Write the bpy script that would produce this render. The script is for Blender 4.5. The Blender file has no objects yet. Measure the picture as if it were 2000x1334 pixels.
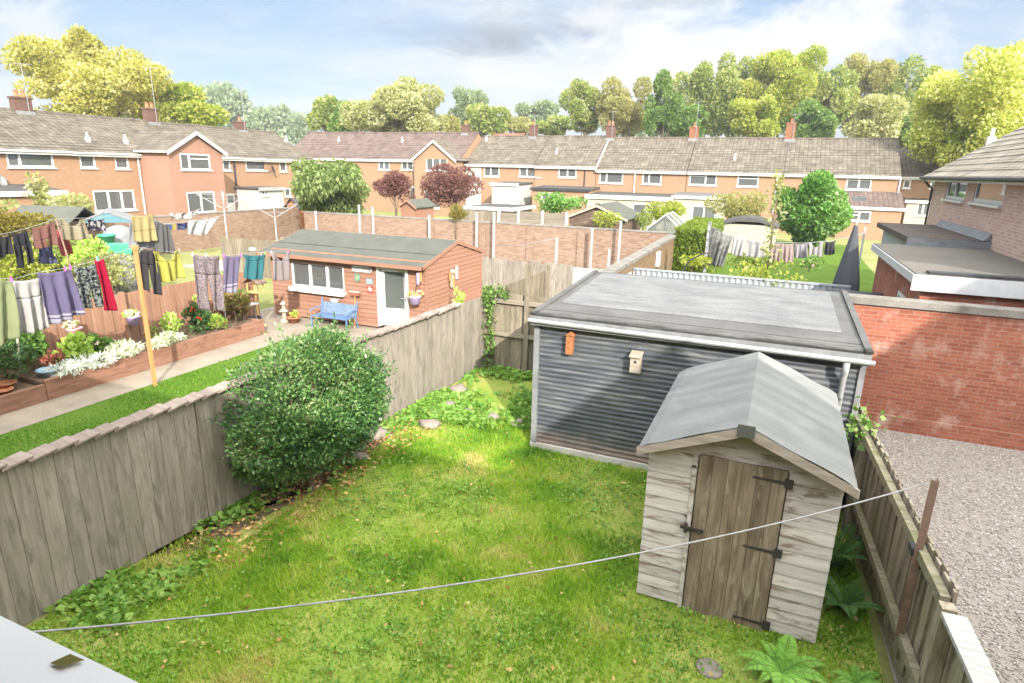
import bpy, math, random
import numpy as np
from mathutils import Vector, Matrix

random.seed(7)
RNG = np.random.default_rng(7)
scene = bpy.context.scene
COL = scene.collection
R = math.radians
PI = math.pi

# ------------------------------------------------------------------ camera
EYE = Vector((0, 0, 4.45))
FOCAL = 1183.4                      # in pixels of the 2000 px wide photograph
PITCH, ROLL, YAW = R(15.84), R(1.28), R(22.7)
_r = Vector((math.cos(YAW), math.sin(YAW), 0)); _f = Vector((-math.sin(YAW), math.cos(YAW), 0)); _u = Vector((0, 0, 1))
FWD = _f * math.cos(PITCH) - _u * math.sin(PITCH)
_u2 = _f * math.sin(PITCH) + _u * math.cos(PITCH)
RIGHT = _r * math.cos(ROLL) + _u2 * math.sin(ROLL)
UP = _u2 * math.cos(ROLL) - _r * math.sin(ROLL)
cam_d = bpy.data.cameras.new('camera'); cam = bpy.data.objects.new('camera', cam_d); COL.objects.link(cam)
cam_d.sensor_width = 36; cam_d.lens = 36 * FOCAL / 2000; cam_d.clip_start = 0.02; cam_d.clip_end = 6000
m = Matrix.Identity(4)
for i in range(3):
    m[i][0] = RIGHT[i]; m[i][1] = UP[i]; m[i][2] = -FWD[i]; m[i][3] = EYE[i]
cam.matrix_world = m
scene.camera = cam

def ray(u, v):
    return RIGHT * ((u - 1000) / FOCAL) + FWD + UP * ((667 - v) / FOCAL)
def at_y(u, v, Y):                  # survey: where the sight line meets the plane y = Y
    d = ray(u, v); return EYE + d * (Y / d.y)
def at_x(u, v, X):
    d = ray(u, v); return EYE + d * (X / d.x)
def at_z(u, v, z=0.0):
    d = ray(u, v); return EYE + d * ((z - EYE.z) / d.z)

# ------------------------------------------------------------------ mesh builder
class MB:
    def __init__(s): s.v = []; s.f = []
    def quad(s, a, b, c, d):
        n = len(s.v); s.v += [tuple(a), tuple(b), tuple(c), tuple(d)]; s.f.append((n, n+1, n+2, n+3)); return s
    def poly(s, pts):
        n = len(s.v); s.v += [tuple(p) for p in pts]; s.f.append(tuple(range(n, n+len(pts)))); return s
    def box(s, x0, x1, y0, y1, z0, z1, fn=None):
        n = len(s.v)
        P = [(x0,y0,z0),(x1,y0,z0),(x1,y1,z0),(x0,y1,z0),(x0,y0,z1),(x1,y0,z1),(x1,y1,z1),(x0,y1,z1)]
        if fn: P = [tuple(fn(Vector(p))) for p in P]
        s.v += P
        s.f += [(n+3,n+2,n+1,n),(n+4,n+5,n+6,n+7),(n,n+1,n+5,n+4),(n+1,n+2,n+6,n+5),(n+2,n+3,n+7,n+6),(n+3,n,n+4,n+7)]
        return s
    def bar(s, p, q, w, h, up=(0,0,1)):
        p, q = Vector(p), Vector(q); d = (q-p).normalized(); up = Vector(up)
        sd = d.cross(up)
        if sd.length < 1e-4: sd = d.cross(Vector((0,1,0)))
        sd.normalize(); u = sd.cross(d)
        n = len(s.v)
        for b in (p, q):
            for a, c in ((-1,-1),(1,-1),(1,1),(-1,1)): s.v.append(tuple(b + sd*(a*w/2) + u*(c*h/2)))
        s.f += [(n,n+1,n+2,n+3),(n+7,n+6,n+5,n+4)] + [(n+i, n+4+i, n+4+(i+1)%4, n+(i+1)%4) for i in range(4)]
        return s
    def tube(s, pts, r, k=8, caps=True):
        pts = [Vector(p) for p in pts]; n0 = len(s.v); rr = r if isinstance(r, (list, tuple)) else [r]*len(pts)
        prev = None
        for i, p in enumerate(pts):
            d = (pts[min(i+1, len(pts)-1)] - pts[max(i-1, 0)]).normalized()
            a = prev if prev is not None else (Vector((0,0,1)) if abs(d.z) < .9 else Vector((1,0,0)))
            e1 = (a - d * a.dot(d)).normalized(); prev = e1; e2 = d.cross(e1)
            for j in range(k):
                t = 2*PI*j/k; s.v.append(tuple(p + (e1*math.cos(t) + e2*math.sin(t)) * rr[i]))
        for i in range(len(pts)-1):
            for j in range(k):
                a = n0+i*k+j; b = n0+i*k+(j+1)%k; s.f.append((a, b, b+k, a+k))
        if caps:
            s.f.append(tuple(n0+j for j in reversed(range(k)))); e = n0+(len(pts)-1)*k; s.f.append(tuple(e+j for j in range(k)))
        return s
    def lathe(s, prof, c=(0,0,0), k=16):
        n0 = len(s.v)
        for rad, z in prof:
            for j in range(k):
                t = 2*PI*j/k; s.v.append((c[0]+rad*math.cos(t), c[1]+rad*math.sin(t), c[2]+z))
        for i in range(len(prof)-1):
            for j in range(k):
                a = n0+i*k+j; b = n0+i*k+(j+1)%k; s.f.append((a, b, b+k, a+k))
        s.f.append(tuple(n0+j for j in reversed(range(k)))); e = n0+(len(prof)-1)*k; s.f.append(tuple(e+j for j in range(k)))
        return s
    def prism(s, poly, axis, a, b):  # poly in the two other axes, extruded a..b
        def P(p, t): return {'x': (t, p[0], p[1]), 'y': (p[0], t, p[1]), 'z': (p[0], p[1], t)}[axis]
        k = len(poly); n = len(s.v)
        s.v += [P(p, a) for p in poly] + [P(p, b) for p in poly]
        s.f += [tuple(n+i for i in range(k)), tuple(n+k+i for i in reversed(range(k)))]
        s.f += [(n+i, n+k+i, n+k+(i+1)%k, n+(i+1)%k) for i in range(k)]
        return s
    def ball(s, c, r, squash=1.0, k=10):
        prof = [(max(1e-3, r*math.sin(PI*i/6)), -r*squash*math.cos(PI*i/6)) for i in range(7)]
        return s.lathe(prof, c, k)
    def build(s, name, mat, parent=None, smooth=False):
        me = bpy.data.meshes.new(name); me.from_pydata(s.v, [], s.f)
        if mat: me.materials.append(mat)
        me.validate()
        if smooth: me.polygons.foreach_set('use_smooth', [True]*len(me.polygons))
        o = bpy.data.objects.new(name, me); COL.objects.link(o)
        if parent: o.parent = parent
        fixnormals(me)
        return o

import bmesh
def fixnormals(me):
    b = bmesh.new(); b.from_mesh(me)
    bmesh.ops.recalc_face_normals(b, faces=b.faces); b.to_mesh(me); b.free()

def np_mesh(name, V, F, mat, parent=None, smooth=False):
    """V (n,3), F (m,k) with k = 3 or 4"""
    me = bpy.data.meshes.new(name); k = F.shape[1]
    me.vertices.add(len(V)); me.vertices.foreach_set('co', np.ascontiguousarray(V, dtype=np.float32).ravel())
    me.loops.add(F.size); me.loops.foreach_set('vertex_index', np.ascontiguousarray(F, dtype=np.int32).ravel())
    me.polygons.add(len(F)); me.polygons.foreach_set('loop_start', np.arange(0, F.size, k, dtype=np.int32))
    if smooth: me.polygons.foreach_set('use_smooth', np.ones(len(F), dtype=bool))
    me.update(calc_edges=True)
    me.materials.append(mat)
    o = bpy.data.objects.new(name, me); COL.objects.link(o)
    if parent: o.parent = parent
    return o

def tag(o, label=None, cat=None, group=None, kind=None):
    if label: o['label'] = label
    if cat: o['category'] = cat
    if group: o['group'] = group
    if kind: o['kind'] = kind
    return o
def thing(name, label, cat, loc=(0,0,0), rz=0.0, group=None):
    o = bpy.data.objects.new(name, None); COL.objects.link(o); o.empty_display_size = .2
    o.location = loc; o.rotation_euler = (0, 0, rz)
    return tag(o, label, cat, group)

# ------------------------------------------------------------------ materials
def lin(h):
    c = [int(h[i:i+2], 16)/255 for i in (0, 2, 4)]
    return tuple(((x/12.92) if x <= .04045 else ((x+.055)/1.055)**2.4) for x in c) + (1,)
def col(c): return lin(c) if isinstance(c, str) else (tuple(c) + (1,) if len(c) == 3 else tuple(c))

class NT:
    def __init__(s, name):
        s.m = bpy.data.materials.new(name); s.m.use_nodes = True; s.t = s.m.node_tree
        s.t.nodes.clear(); s.out = s.t.nodes.new('ShaderNodeOutputMaterial')
    def n(s, kind, **kw):
        nd = s.t.nodes.new('ShaderNode' + kind)
        for k, v in kw.items():
            if hasattr(nd, k): setattr(nd, k, v)
            else: s.set(nd, k, v)
        return nd
    def set(s, nd, k, v):
        sk = nd.inputs[k] if not isinstance(k, str) or k in nd.inputs else nd.inputs[k.replace('_', ' ')]
        if isinstance(v, bpy.types.NodeSocket): s.t.links.new(v, sk)
        else: sk.default_value = v
    def obj(s): return s.n('TexCoord').outputs['Object']
    def mapping(s, v, scale=(1,1,1), rot=(0,0,0)):
        nd = s.n('Mapping'); s.set(nd, 'Vector', v); s.set(nd, 'Scale', scale); s.set(nd, 'Rotation', rot); return nd.outputs[0]
    def noise(s, v, scale, detail=4, rough=.55, dist=0):
        nd = s.n('TexNoise'); s.set(nd, 'Vector', v); s.set(nd, 'Scale', scale); s.set(nd, 'Detail', detail); s.set(nd, 'Roughness', rough); s.set(nd, 'Distortion', dist)
        return nd.outputs['Fac']
    def ramp(s, fac, stops):
        nd = s.n('ValToRGB'); s.set(nd, 'Fac', fac); e = nd.color_ramp.elements
        while len(e) < len(stops): e.new(.5)
        for el, (p, c) in zip(e, stops):
            el.position = p; el.color = (c, c, c, 1) if isinstance(c, (int, float)) else col(c)
        return nd.outputs['Color']
    def mix(s, fac, a, b, mode='MIX'):
        nd = s.n('MixRGB', blend_type=mode)
        for k, v in (('Fac', fac), ('Color1', a), ('Color2', b)):
            s.set(nd, k, v if isinstance(v, (bpy.types.NodeSocket, int, float)) else col(v))
        return nd.outputs[0]
    def math(s, op, a, b=0.5):
        nd = s.n('Math', operation=op); s.set(nd, 0, a); s.set(nd, 1, b); return nd.outputs[0]
    def rnd(s): return s.n('NewGeometry').outputs['Random Per Island']
    def bump(s, h, strength=.5, dist=.01):
        nd = s.n('Bump'); s.set(nd, 'Height', h); s.set(nd, 'Strength', strength); s.set(nd, 'Distance', dist); return nd.outputs[0]
    def bsdf(s, color, rough=.8, normal=None, spec=.3, metal=0):
        nd = s.n('BsdfPrincipled'); s.set(nd, 'Base Color', color if isinstance(color, bpy.types.NodeSocket) else col(color))
        s.set(nd, 'Roughness', rough); s.set(nd, 'Specular IOR Level', spec); s.set(nd, 'Metallic', metal)
        if normal: s.set(nd, 'Normal', normal)
        s.t.links.new(nd.outputs[0], s.out.inputs[0]); return nd

def m_plain(name, c, rough=.6, var=.12, scale=6, spec=.3, metal=0, bump=.1):
    t = NT(name); o = t.obj(); f = t.noise(o, scale, 5)
    c = col(c); d = tuple(x*(1-var*2) for x in c[:3]); b = tuple(min(1, x*(1+var)) for x in c[:3])
    g = t.noise(o, scale*9, 3)
    t.bsdf(t.ramp(f, [(.25, d), (.7, b)]), rough, t.bump(g, bump, .01), spec, metal); return t.m

def m_brick(name, a, b, mortar, dark=None, stain=None, w=.225, h=.075, bumps=.4, stainpos=(.62, .78)):
    t = NT(name); sx = t.n('SeparateXYZ'); o = t.obj(); t.set(sx, 0, o)
    cx = t.n('CombineXYZ'); t.set(cx, 0, t.math('ADD', sx.outputs[0], sx.outputs[1])); t.set(cx, 1, sx.outputs[2])
    br = t.n('TexBrick'); t.set(br, 'Vector', cx.outputs[0]); t.set(br, 'Scale', 1.0)
    t.set(br, 'Color1', col(a)); t.set(br, 'Color2', col(b)); t.set(br, 'Mortar', col(mortar))
    t.set(br, 'Mortar Size', .011); t.set(br, 'Brick Width', w); t.set(br, 'Row Height', h); t.set(br, 'Bias', 0.0); t.set(br, 'Mortar Smooth', .3)
    big = t.noise(o, 1.1, 5); c = t.mix(t.ramp(big, [(.35, 0.0), (.75, .45)]), br.outputs['Color'], dark or a, 'MIX')
    fine = t.noise(o, 26, 4); c = t.mix(.35, c, t.ramp(fine, [(.3, .45), (.7, 1.25)]), 'MULTIPLY')
    if stain: c = t.mix(t.ramp(t.noise(o, 1.7, 7, .68), [(stainpos[0], 0.0), (stainpos[1], .75)]), c, stain)
    hgt = t.mix(.6, br.outputs['Fac'], t.noise(o, 60, 3))
    nd = t.bump(t.math('SUBTRACT', 1.0, hgt), bumps, .012)
    t.bsdf(c, .9, nd, .15); return t.m

def m_wood(name, light, dark, axis='z', stain=None, green=None, island=.35, rough=.85):
    """weathered boards: grain along one axis, each board (mesh island) its own tone"""
    t = NT(name); o = t.obj(); big = {'x': (1.2, 14, 14), 'y': (14, 1.2, 14), 'z': (14, 14, 1.2)}[axis]
    rn = t.rnd(); off = t.n('CombineXYZ'); t.set(off, 0, t.math('MULTIPLY', rn, 37.0)); t.set(off, 2, t.math('MULTIPLY', rn, 91.0))
    va = t.n('VectorMath', operation='ADD'); t.set(va, 0, o); t.set(va, 1, off.outputs[0])
    g = t.noise(t.mapping(va.outputs[0], big), 1.6, 7, .62, .6)
    c = t.ramp(g, [(.3, dark), (.62, light)])
    c = t.mix(1.0, c, t.ramp(rn, [(0, 1-island), (1, 1.0)]), 'MULTIPLY')
    if stain: c = t.mix(t.ramp(t.noise(t.mapping(va.outputs[0], tuple({1.2: 2.0, 14: 9.0}[x] for x in big)), 1.0, 6, .65, .7), [(.51, 0.0), (.64, .9)]), c, stain)
    if green: c = t.mix(t.ramp(t.noise(o, 2.3, 5), [(.5, 0.0), (.75, .6)]), c, green)
    t.bsdf(c, rough, t.bump(g, .5, .006), .15); return t.m

def m_roof(name, a, b, moss=None, tile=.3, pan=.3, rough=.9):
    """tiles: brick texture in x / slope plus pan waves"""
    t = NT(name); o = t.obj(); sx = t.n('SeparateXYZ'); t.set(sx, 0, o)
    cx = t.n('CombineXYZ'); t.set(cx, 0, sx.outputs[0]); t.set(cx, 1, sx.outputs[1])
    br = t.n('TexBrick'); t.set(br, 'Vector', cx.outputs[0]); t.set(br, 'Scale', 1.0); br.offset = .0
    t.set(br, 'Color1', col(a)); t.set(br, 'Color2', col(b)); t.set(br, 'Mortar', tuple(x*.45 for x in col(a)[:3])+(1,))
    t.set(br, 'Mortar Size', .02); t.set(br, 'Brick Width', pan); t.set(br, 'Row Height', tile); t.set(br, 'Mortar Smooth', .5)
    c = t.mix(.75, br.outputs['Color'], t.ramp(t.noise(o, 1.4, 6, .65), [(.3, .5), (.7, 1.3)]), 'MULTIPLY')
    if moss: c = t.mix(t.ramp(t.noise(o, 3.3, 6, .7), [(.55, 0.0), (.8, .8)]), c, moss)
    wv = t.n('TexWave', wave_type='BANDS', bands_direction='X'); t.set(wv, 'Vector', o); t.set(wv, 'Scale', PI/pan/10*1.0); t.set(wv, 'Distortion', 0)
    t.bsdf(c, rough, t.bump(t.mix(.5, wv.outputs['Fac'], t.noise(o, 30, 3)), .6, .04), .15); return t.m

def m_leaf(name, stops, trans=.35, rough=.55, clump=None, nf=.45):
    """stops: colours picked per leaf; clump adds a slow drift of colour through the plant"""
    t = NT(name); rn = t.rnd(); o = t.obj()
    f = t.mix(nf, rn, t.ramp(t.noise(o, clump or .5, 5, .6), [(.3, 0.0), (.7, 1.0)]))
    k = len(stops); c = t.ramp(f, [(.2+.6*i/(k-1), s) for i, s in enumerate(stops)])
    d = t.n('BsdfPrincipled'); t.set(d, 'Base Color', c); t.set(d, 'Roughness', rough); t.set(d, 'Specular IOR Level', .35)
    tr = t.n('BsdfTranslucent'); t.set(tr, 'Color', t.mix(1.0, c, (1.25, 1.2, .6), 'MULTIPLY'))
    mx = t.n('MixShader'); t.set(mx, 0, trans); t.t.links.new(d.outputs[0], mx.inputs[1]); t.t.links.new(tr.outputs[0], mx.inputs[2])
    t.t.links.new(mx.outputs[0], t.out.inputs[0]); return t.m

def m_cloth(name, c, c2=None, scale=40, stripes=None, trans=.25):
    t = NT(name); o = t.obj(); dk = lambda q: tuple(x*.46 for x in q[:3])
    c = dk(c); c2 = dk(c2) if c2 else None; stripes = [(a, b, dk(s)) for a, b, s in stripes] if stripes else None
    base = t.mix(.25, c, t.ramp(t.noise(o, 3, 4), [(.3, .6), (.7, 1.1)]), 'MULTIPLY')
    if c2: base = t.mix(t.ramp(t.noise(o, scale, 3, .6), [(.46, 0.0), (.54, 1.0)]), base, c2)
    if stripes:                      # (z0, z1, colour) bands woven into the cloth
        sx = t.n('SeparateXYZ'); t.set(sx, 0, o)
        for z0, z1, sc in stripes:
            f = t.math('MULTIPLY', t.math('GREATER_THAN', sx.outputs[2], z0), t.math('LESS_THAN', sx.outputs[2], z1)); base = t.mix(f, base, sc)
    wv = t.noise(o, 160, 2)
    d = t.n('BsdfPrincipled'); t.set(d, 'Base Color', base); t.set(d, 'Roughness', .95); t.set(d, 'Specular IOR Level', .1); t.set(d, 'Normal', t.bump(wv, .2, .003))
    tr = t.n('BsdfTranslucent'); t.set(tr, 'Color', base)
    mx = t.n('MixShader'); t.set(mx, 0, trans); t.t.links.new(d.outputs[0], mx.inputs[1]); t.t.links.new(tr.outputs[0], mx.inputs[2])
    t.t.links.new(mx.outputs[0], t.out.inputs[0]); return t.m

def m_glass(name, tint=(.6, .66, .7), see=.55):
    t = NT(name); a = t.n('BsdfTransparent'); t.set(a, 0, tint + (1,))
    g = t.n('BsdfGlossy'); t.set(g, 'Color', (.9, .95, 1, 1)); t.set(g, 'Roughness', .03)
    d = t.n('BsdfDiffuse'); t.set(d, 'Color', (.13, .14, .145, 1))
    fr = t.n('Fresnel'); t.set(fr, 'IOR', 1.7)
    m1 = t.n('MixShader'); t.set(m1, 0, see); t.t.links.new(d.outputs[0], m1.inputs[1]); t.t.links.new(a.outputs[0], m1.inputs[2])
    m2 = t.n('MixShader'); t.set(m2, 0, fr.outputs[0]); t.t.links.new(m1.outputs[0], m2.inputs[1]); t.t.links.new(g.outputs[0], m2.inputs[2])
    t.t.links.new(m2.outputs[0], t.out.inputs[0]); return t.m

def m_ground(name, cols, scale=1.5, rough=.95, bump=.5, fine=40, bd=.03):
    t = NT(name); o = t.obj()
    f = t.mix(.4, t.noise(o, scale, 7, .62, .3), t.noise(o, fine, 4))
    k = len(cols); t.bsdf(t.ramp(f, [(.3+.4*i/(k-1), c) for i, c in enumerate(cols)]), rough, t.bump(t.noise(o, fine, 5), bump, bd), .1); return t.m

M = {}
M['white'] = m_plain('white_plastic', (.52,.52,.51), .4, .05)
M['sill'] = m_plain('sill_plastic', (.66,.665,.67), .45, .05, 3)
M['offwhite'] = m_plain('cream_paint', (0.315, 0.289, 0.232), .7, .12)
M['render'] = m_plain('white_render', (0.36, 0.356, 0.345), .9, .08, 4, .2, 0, .4)
M['glass'] = m_glass('window_glass', (.6,.66,.7), .42); M['glass_pale'] = m_glass('pale_glass', (.8,.88,.86), .3)
M['chimbrick'] = m_brick('dark_chimney_brick', (0.088, 0.044, 0.036), (0.12, 0.064, 0.052), (0.128, 0.096, 0.08))
M['chimorange'] = m_brick('orange_chimney_brick', (0.18, 0.0713, 0.0375), (0.21, 0.09, 0.0525), (0.18, 0.12, 0.0825))
M['aerial'] = m_plain('aerial_alloy', (.22,.22,.23), .5)
M['dark'] = m_plain('dark_metal', (.03,.03,.035), .5); M['black'] = m_plain('black_iron', (.04,.036,.034), .7)
M['steel'] = m_plain('galvanised_steel', (0.35, 0.357, 0.364), .45, .15, 12, .5, .3)
M['pipe'] = m_plain('grey_pipe', (0.252, 0.258, 0.258), .5, .15, 9)
M['rust'] = m_plain('rusty_iron', (.30,.12,.05), .9, .3, 25)
M['terracotta'] = m_plain('terracotta', (0.315, 0.133, 0.07), .85, .15, 9)
M['conc'] = m_ground('concrete', [(.26,.25,.23), (.42,.40,.37), (.52,.50,.46)], 2.5, .9, .3, 50, .006)
M['path'] = m_ground('concrete_path', [(0.152, 0.133, 0.109), (0.223, 0.19, 0.152), (0.275, 0.237, 0.19)], 1.6, .9, .3, 45, .006)
M['coping'] = m_ground('coping_stone', [(.08,.075,.07), (.17,.16,.145), (.24,.22,.20)], 3, .95, .5, 40, .01)
M['brickfar'] = m_brick('orange_house_brick', (0.242, 0.139, 0.0809), (0.273, 0.165, 0.1), (0.254, 0.177, 0.127), (0.239, 0.143, 0.0886), bumps=.2)
M['brickwing'] = m_brick('rosy_house_brick', (0.246, 0.131, 0.0924), (0.27, 0.15, 0.108), (0.254, 0.169, 0.131), (0.262, 0.154, 0.116), bumps=.2)
M['brickold'] = m_brick('old_garden_brick', (0.145, 0.0724, 0.0469), (0.235, 0.159, 0.114), (0.214, 0.179, 0.145), (0.207, 0.148, 0.114), (0.0897, 0.069, 0.0587), stainpos=(.6,.8))
M['brickred'] = m_brick('red_wall_brick', (.235,.075,.047), (.34,.122,.072), (.29,.155,.115), (.14,.05,.038), (.48,.37,.33), stainpos=(.54,.76), w=.215, h=.07)
M['brickbrown'] = m_brick('brown_house_brick', (.40,.25,.20), (.54,.38,.31), (.52,.43,.37), (.44,.29,.24))
M['brickblock'] = m_brick('pale_block', (0.17, 0.112, 0.0646), (0.211, 0.146, 0.0918), (0.15, 0.112, 0.0816), (0.184, 0.133, 0.085), w=.44, h=.2)
M['roofgrey'] = m_roof('grey_brown_tile', (0.1, 0.0864, 0.0704), (0.148, 0.13, 0.108), (0.152, 0.132, 0.084), .33, .32)
M['roofbrown'] = m_roof('smooth_brown_tile', (.112,.083,.075), (.136,.102,.092), None, .33, .32)
M['roofk'] = m_roof('ribbed_tile', (.25,.22,.18), (.33,.29,.24), (.31,.275,.19), .33, .33)
M['roofred'] = m_roof('far_red_tile', (0.231, 0.0935, 0.0605), (0.264, 0.121, 0.0825), None, .33, .3)
M['felt'] = m_ground('green_grey_felt', [(0.0638, 0.068, 0.0595), (0.0808, 0.085, 0.0748), (0.0978, 0.102, 0.0901)], 2.2, .9, .35, 130, .004)
M['feltblue'] = m_ground('pale_felt', [(.135,.143,.142), (.16,.167,.166), (.185,.19,.188)], 1.7, .8, .3, 150, .003)
M['bitumen'] = m_ground('flat_roof_bitumen', [(0.0264, 0.0264, 0.0264), (0.066, 0.066, 0.066), (0.0968, 0.0968, 0.0968)], 1.9, .75, .5, 60, .006)
M['panelroof'] = m_ground('pale_roof_sheet', [(0.0765, 0.0782, 0.0808), (0.119, 0.122, 0.125), (0.162, 0.163, 0.166)], 2.2, .6, .3, 60, .004)
M['lead'] = m_plain('lead_flashing', (.17,.175,.185), .6, .15)
M['fencegrey'] = m_wood('grey_fence_board', (.285,.255,.22), (.185,.165,.14), 'z', (.135,.12,.105), (.17,.165,.12), .2)
M['fencepale'] = m_wood('pale_fence_board', (0.247, 0.214, 0.161), (0.158, 0.135, 0.101), 'z', (0.12, 0.105, 0.0825))
M['fencebrown'] = m_wood('stained_brown_board', (0.304, 0.179, 0.125), (0.228, 0.122, 0.0836), 'z', None, None, .2)
M['fenceright'] = m_wood('mossy_fence_board', (.40,.345,.27), (.20,.17,.125), 'z', (.13,.11,.085), (.17,.19,.07))
M['rail'] = m_wood('mossy_rail', (.33,.29,.21), (.16,.15,.10), 'y', (.12,.12,.07), (.16,.19,.06))
M['railx'] = m_wood('weathered_rail', (.28,.245,.195), (.16,.14,.11), 'x')
M['railgrey'] = m_wood('silvered_rail', (.47,.46,.44), (.30,.29,.28), 'y')
M['captile'] = m_wood('fence_cap_slat', (.30,.245,.21), (.19,.15,.13), 'y')
M['shiplap'] = m_wood('weathered_shiplap', (.60,.56,.535), (.43,.40,.375), 'x', (.18,.13,.095), None, .18)
M['doorwood'] = m_wood('brown_shed_door', (.26,.205,.145), (.11,.082,.058), 'z', (.30,.255,.195), None, .3)
M['barge'] = m_wood('bargeboard', (0.4, 0.348, 0.288), (0.272, 0.228, 0.184), 'x')
M['cabinwood'] = m_wood('red_brown_cladding', (0.274, 0.152, 0.107), (0.229, 0.115, 0.0777), 'x', None, None, .14)
M['sleeper'] = m_wood('red_brown_sleeper', (0.27, 0.15, 0.105), (0.188, 0.0975, 0.0675), 'y', (0.15, 0.0825, 0.0562), None, .2)
M['postwood'] = m_wood('orange_prop', (.55,.27,.11), (.42,.19,.075), 'z')
M['brownpost'] = m_plain('brown_painted_post', (.20,.13,.10), .7, .2, 14)
M['oldshed'] = m_wood('old_brown_shed_board', (0.152, 0.104, 0.08), (0.088, 0.06, 0.044), 'x', (0.2, 0.16, 0.132))
M['soil'] = m_ground('soil', [(0.054, 0.0396, 0.027), (0.126, 0.09, 0.063), (0.216, 0.153, 0.099)], 6, .98, .8, 30)
M['grassmat'] = m_ground('lawn_soil', [(.08,.15,.015), (.14,.22,.03), (.25,.27,.07), (.32,.29,.13)], .75, .98, .6, 26)
M['lawnfar'] = m_ground('mown_lawn', [(0.045, 0.095, 0.01), (0.07, 0.12, 0.015), (0.105, 0.15, 0.03)], .9, .95, .5, 60)
M['groundfar'] = m_ground('rough_ground', [(.10,.13,.035), (.18,.19,.07), (.26,.22,.13)], .35, .98, .5, 9)
M['gravel'] = m_ground('gravel_bed', [(.20,.18,.165), (.27,.245,.225), (.34,.31,.29)], 26, .95, .9, 70, .02)
M['stone'] = m_ground('pale_stone', [(0.125, 0.105, 0.095), (0.21, 0.18, 0.16), (0.275, 0.24, 0.21)], 5, .95, .6, 40, .01)
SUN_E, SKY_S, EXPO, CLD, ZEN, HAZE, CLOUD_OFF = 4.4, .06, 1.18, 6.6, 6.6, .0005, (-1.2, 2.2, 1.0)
# ------------------------------------------------------------------ foliage
def unit(a): return a / np.maximum(1e-9, np.linalg.norm(a, axis=1, keepdims=True))
def rdirs(n): return unit(RNG.normal(size=(n, 3)))
def leaf_mesh(name, P, D, L, mat, parent=None, aspect=.5, fold=.12, roll=None):
    """one folded diamond per leaf: base P, direction D, length L"""
    n = len(P); L = np.broadcast_to(np.asarray(L, dtype=float), (n,))[:, None]
    S = unit(np.cross(D, rdirs(n) if roll is None else roll)); Nn = np.cross(S, D); W = L * aspect * .5
    V = np.empty((n, 4, 3)); V[:, 0] = P; V[:, 1] = P + D*L*.45 + S*W + Nn*L*fold; V[:, 2] = P + D*L; V[:, 3] = P + D*L*.45 - S*W + Nn*L*fold
    F = np.arange(n*4).reshape(n, 4)
    return np_mesh(name, V.reshape(-1, 3), F, mat, parent)
def lobes_points(lobes, n, inner=.6):
    A = np.array(lobes, dtype=float); w = (A[:, 3]*A[:, 4]*A[:, 5])**(2/3); w /= w.sum()
    i = RNG.choice(len(A), n, p=w); d = rdirs(n); r = inner + (1-inner)*RNG.random(n)**.6
    P = A[i, :3] + d * A[i, 3:6] * r[:, None]
    return P, d
def gen_lobes(c, rad, k, rl, flat=1.0, seed=0):
    rg = np.random.default_rng(abs(int(seed))); out = []
    for j in range(k):
        d = rg.normal(size=3); d /= np.linalg.norm(d); q = .45 + .5*rg.random()
        s = rl * (.6 + .7*rg.random())
        out.append((c[0]+d[0]*rad[0]*q, c[1]+d[1]*rad[1]*q, c[2]+d[2]*rad[2]*q, s*rad[0], s*rad[1], s*rad[2]*flat))
    return out
def crown(name, lobes, n, L, mat, parent=None, aspect=.6, up=.25, out=.7, zmin=None, inner=.6, down=0.0):
    P, d = lobes_points(lobes, n, inner)
    if zmin is not None: k = P[:, 2] > zmin; P, d = P[k], d[k]
    D = unit(d*out + rdirs(len(P))*.7 + np.array([0, 0, up-down]))
    Ls = L * (.6 + .8*RNG.random(len(P)))
    return leaf_mesh(name, P, D, Ls, mat, parent, aspect)
def branches(mb, base, top, r, tips, k=7):
    base = Vector(base); top = Vector(top)
    pts = [base + (top-base)*t + Vector((math.sin(t*5)*r*.5, math.cos(t*4)*r*.4, 0)) for t in (0, .3, .6, 1)]
    mb.tube(pts, [r*1.25, r, r*.8, r*.45], k)
    for tp in tips:
        s = base + (top-base)*random.uniform(.35, .9); tp = Vector(tp); md = s*.5 + tp*.5 + Vector((0, 0, (tp-s).length*.12))
        mb.tube([s, md, tp], [r*.42, r*.28, r*.1], 5)
    return mb
M['bark'] = m_ground('bark', [(.05,.04,.03), (.12,.095,.07), (.18,.15,.12)], 5, .95, .8, 18)
def tree(name, label, cat, x, y, z0, zc, rad, mat, n=9000, leaf=.4, lobes=14, rl=.45, group=None, seed=1, flat=1.0, aspect=.65, inner=.55, trunk=.25, down=0.0):
    t = thing(name, label, cat, (x, y, z0), 0, group)
    lb = gen_lobes((0, 0, zc-z0), rad, lobes, rl, flat, seed)
    crown('crown', lb, n, leaf, mat, t, aspect, inner=inner, down=down)
    mb = MB(); branches(mb, (0, 0, -.2), (0, 0, (zc-z0)+rad[2]*.3), trunk, [l[:3] for l in lb[:9]])
    mb.build('trunk', M['bark'], t, True)
    return t

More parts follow.
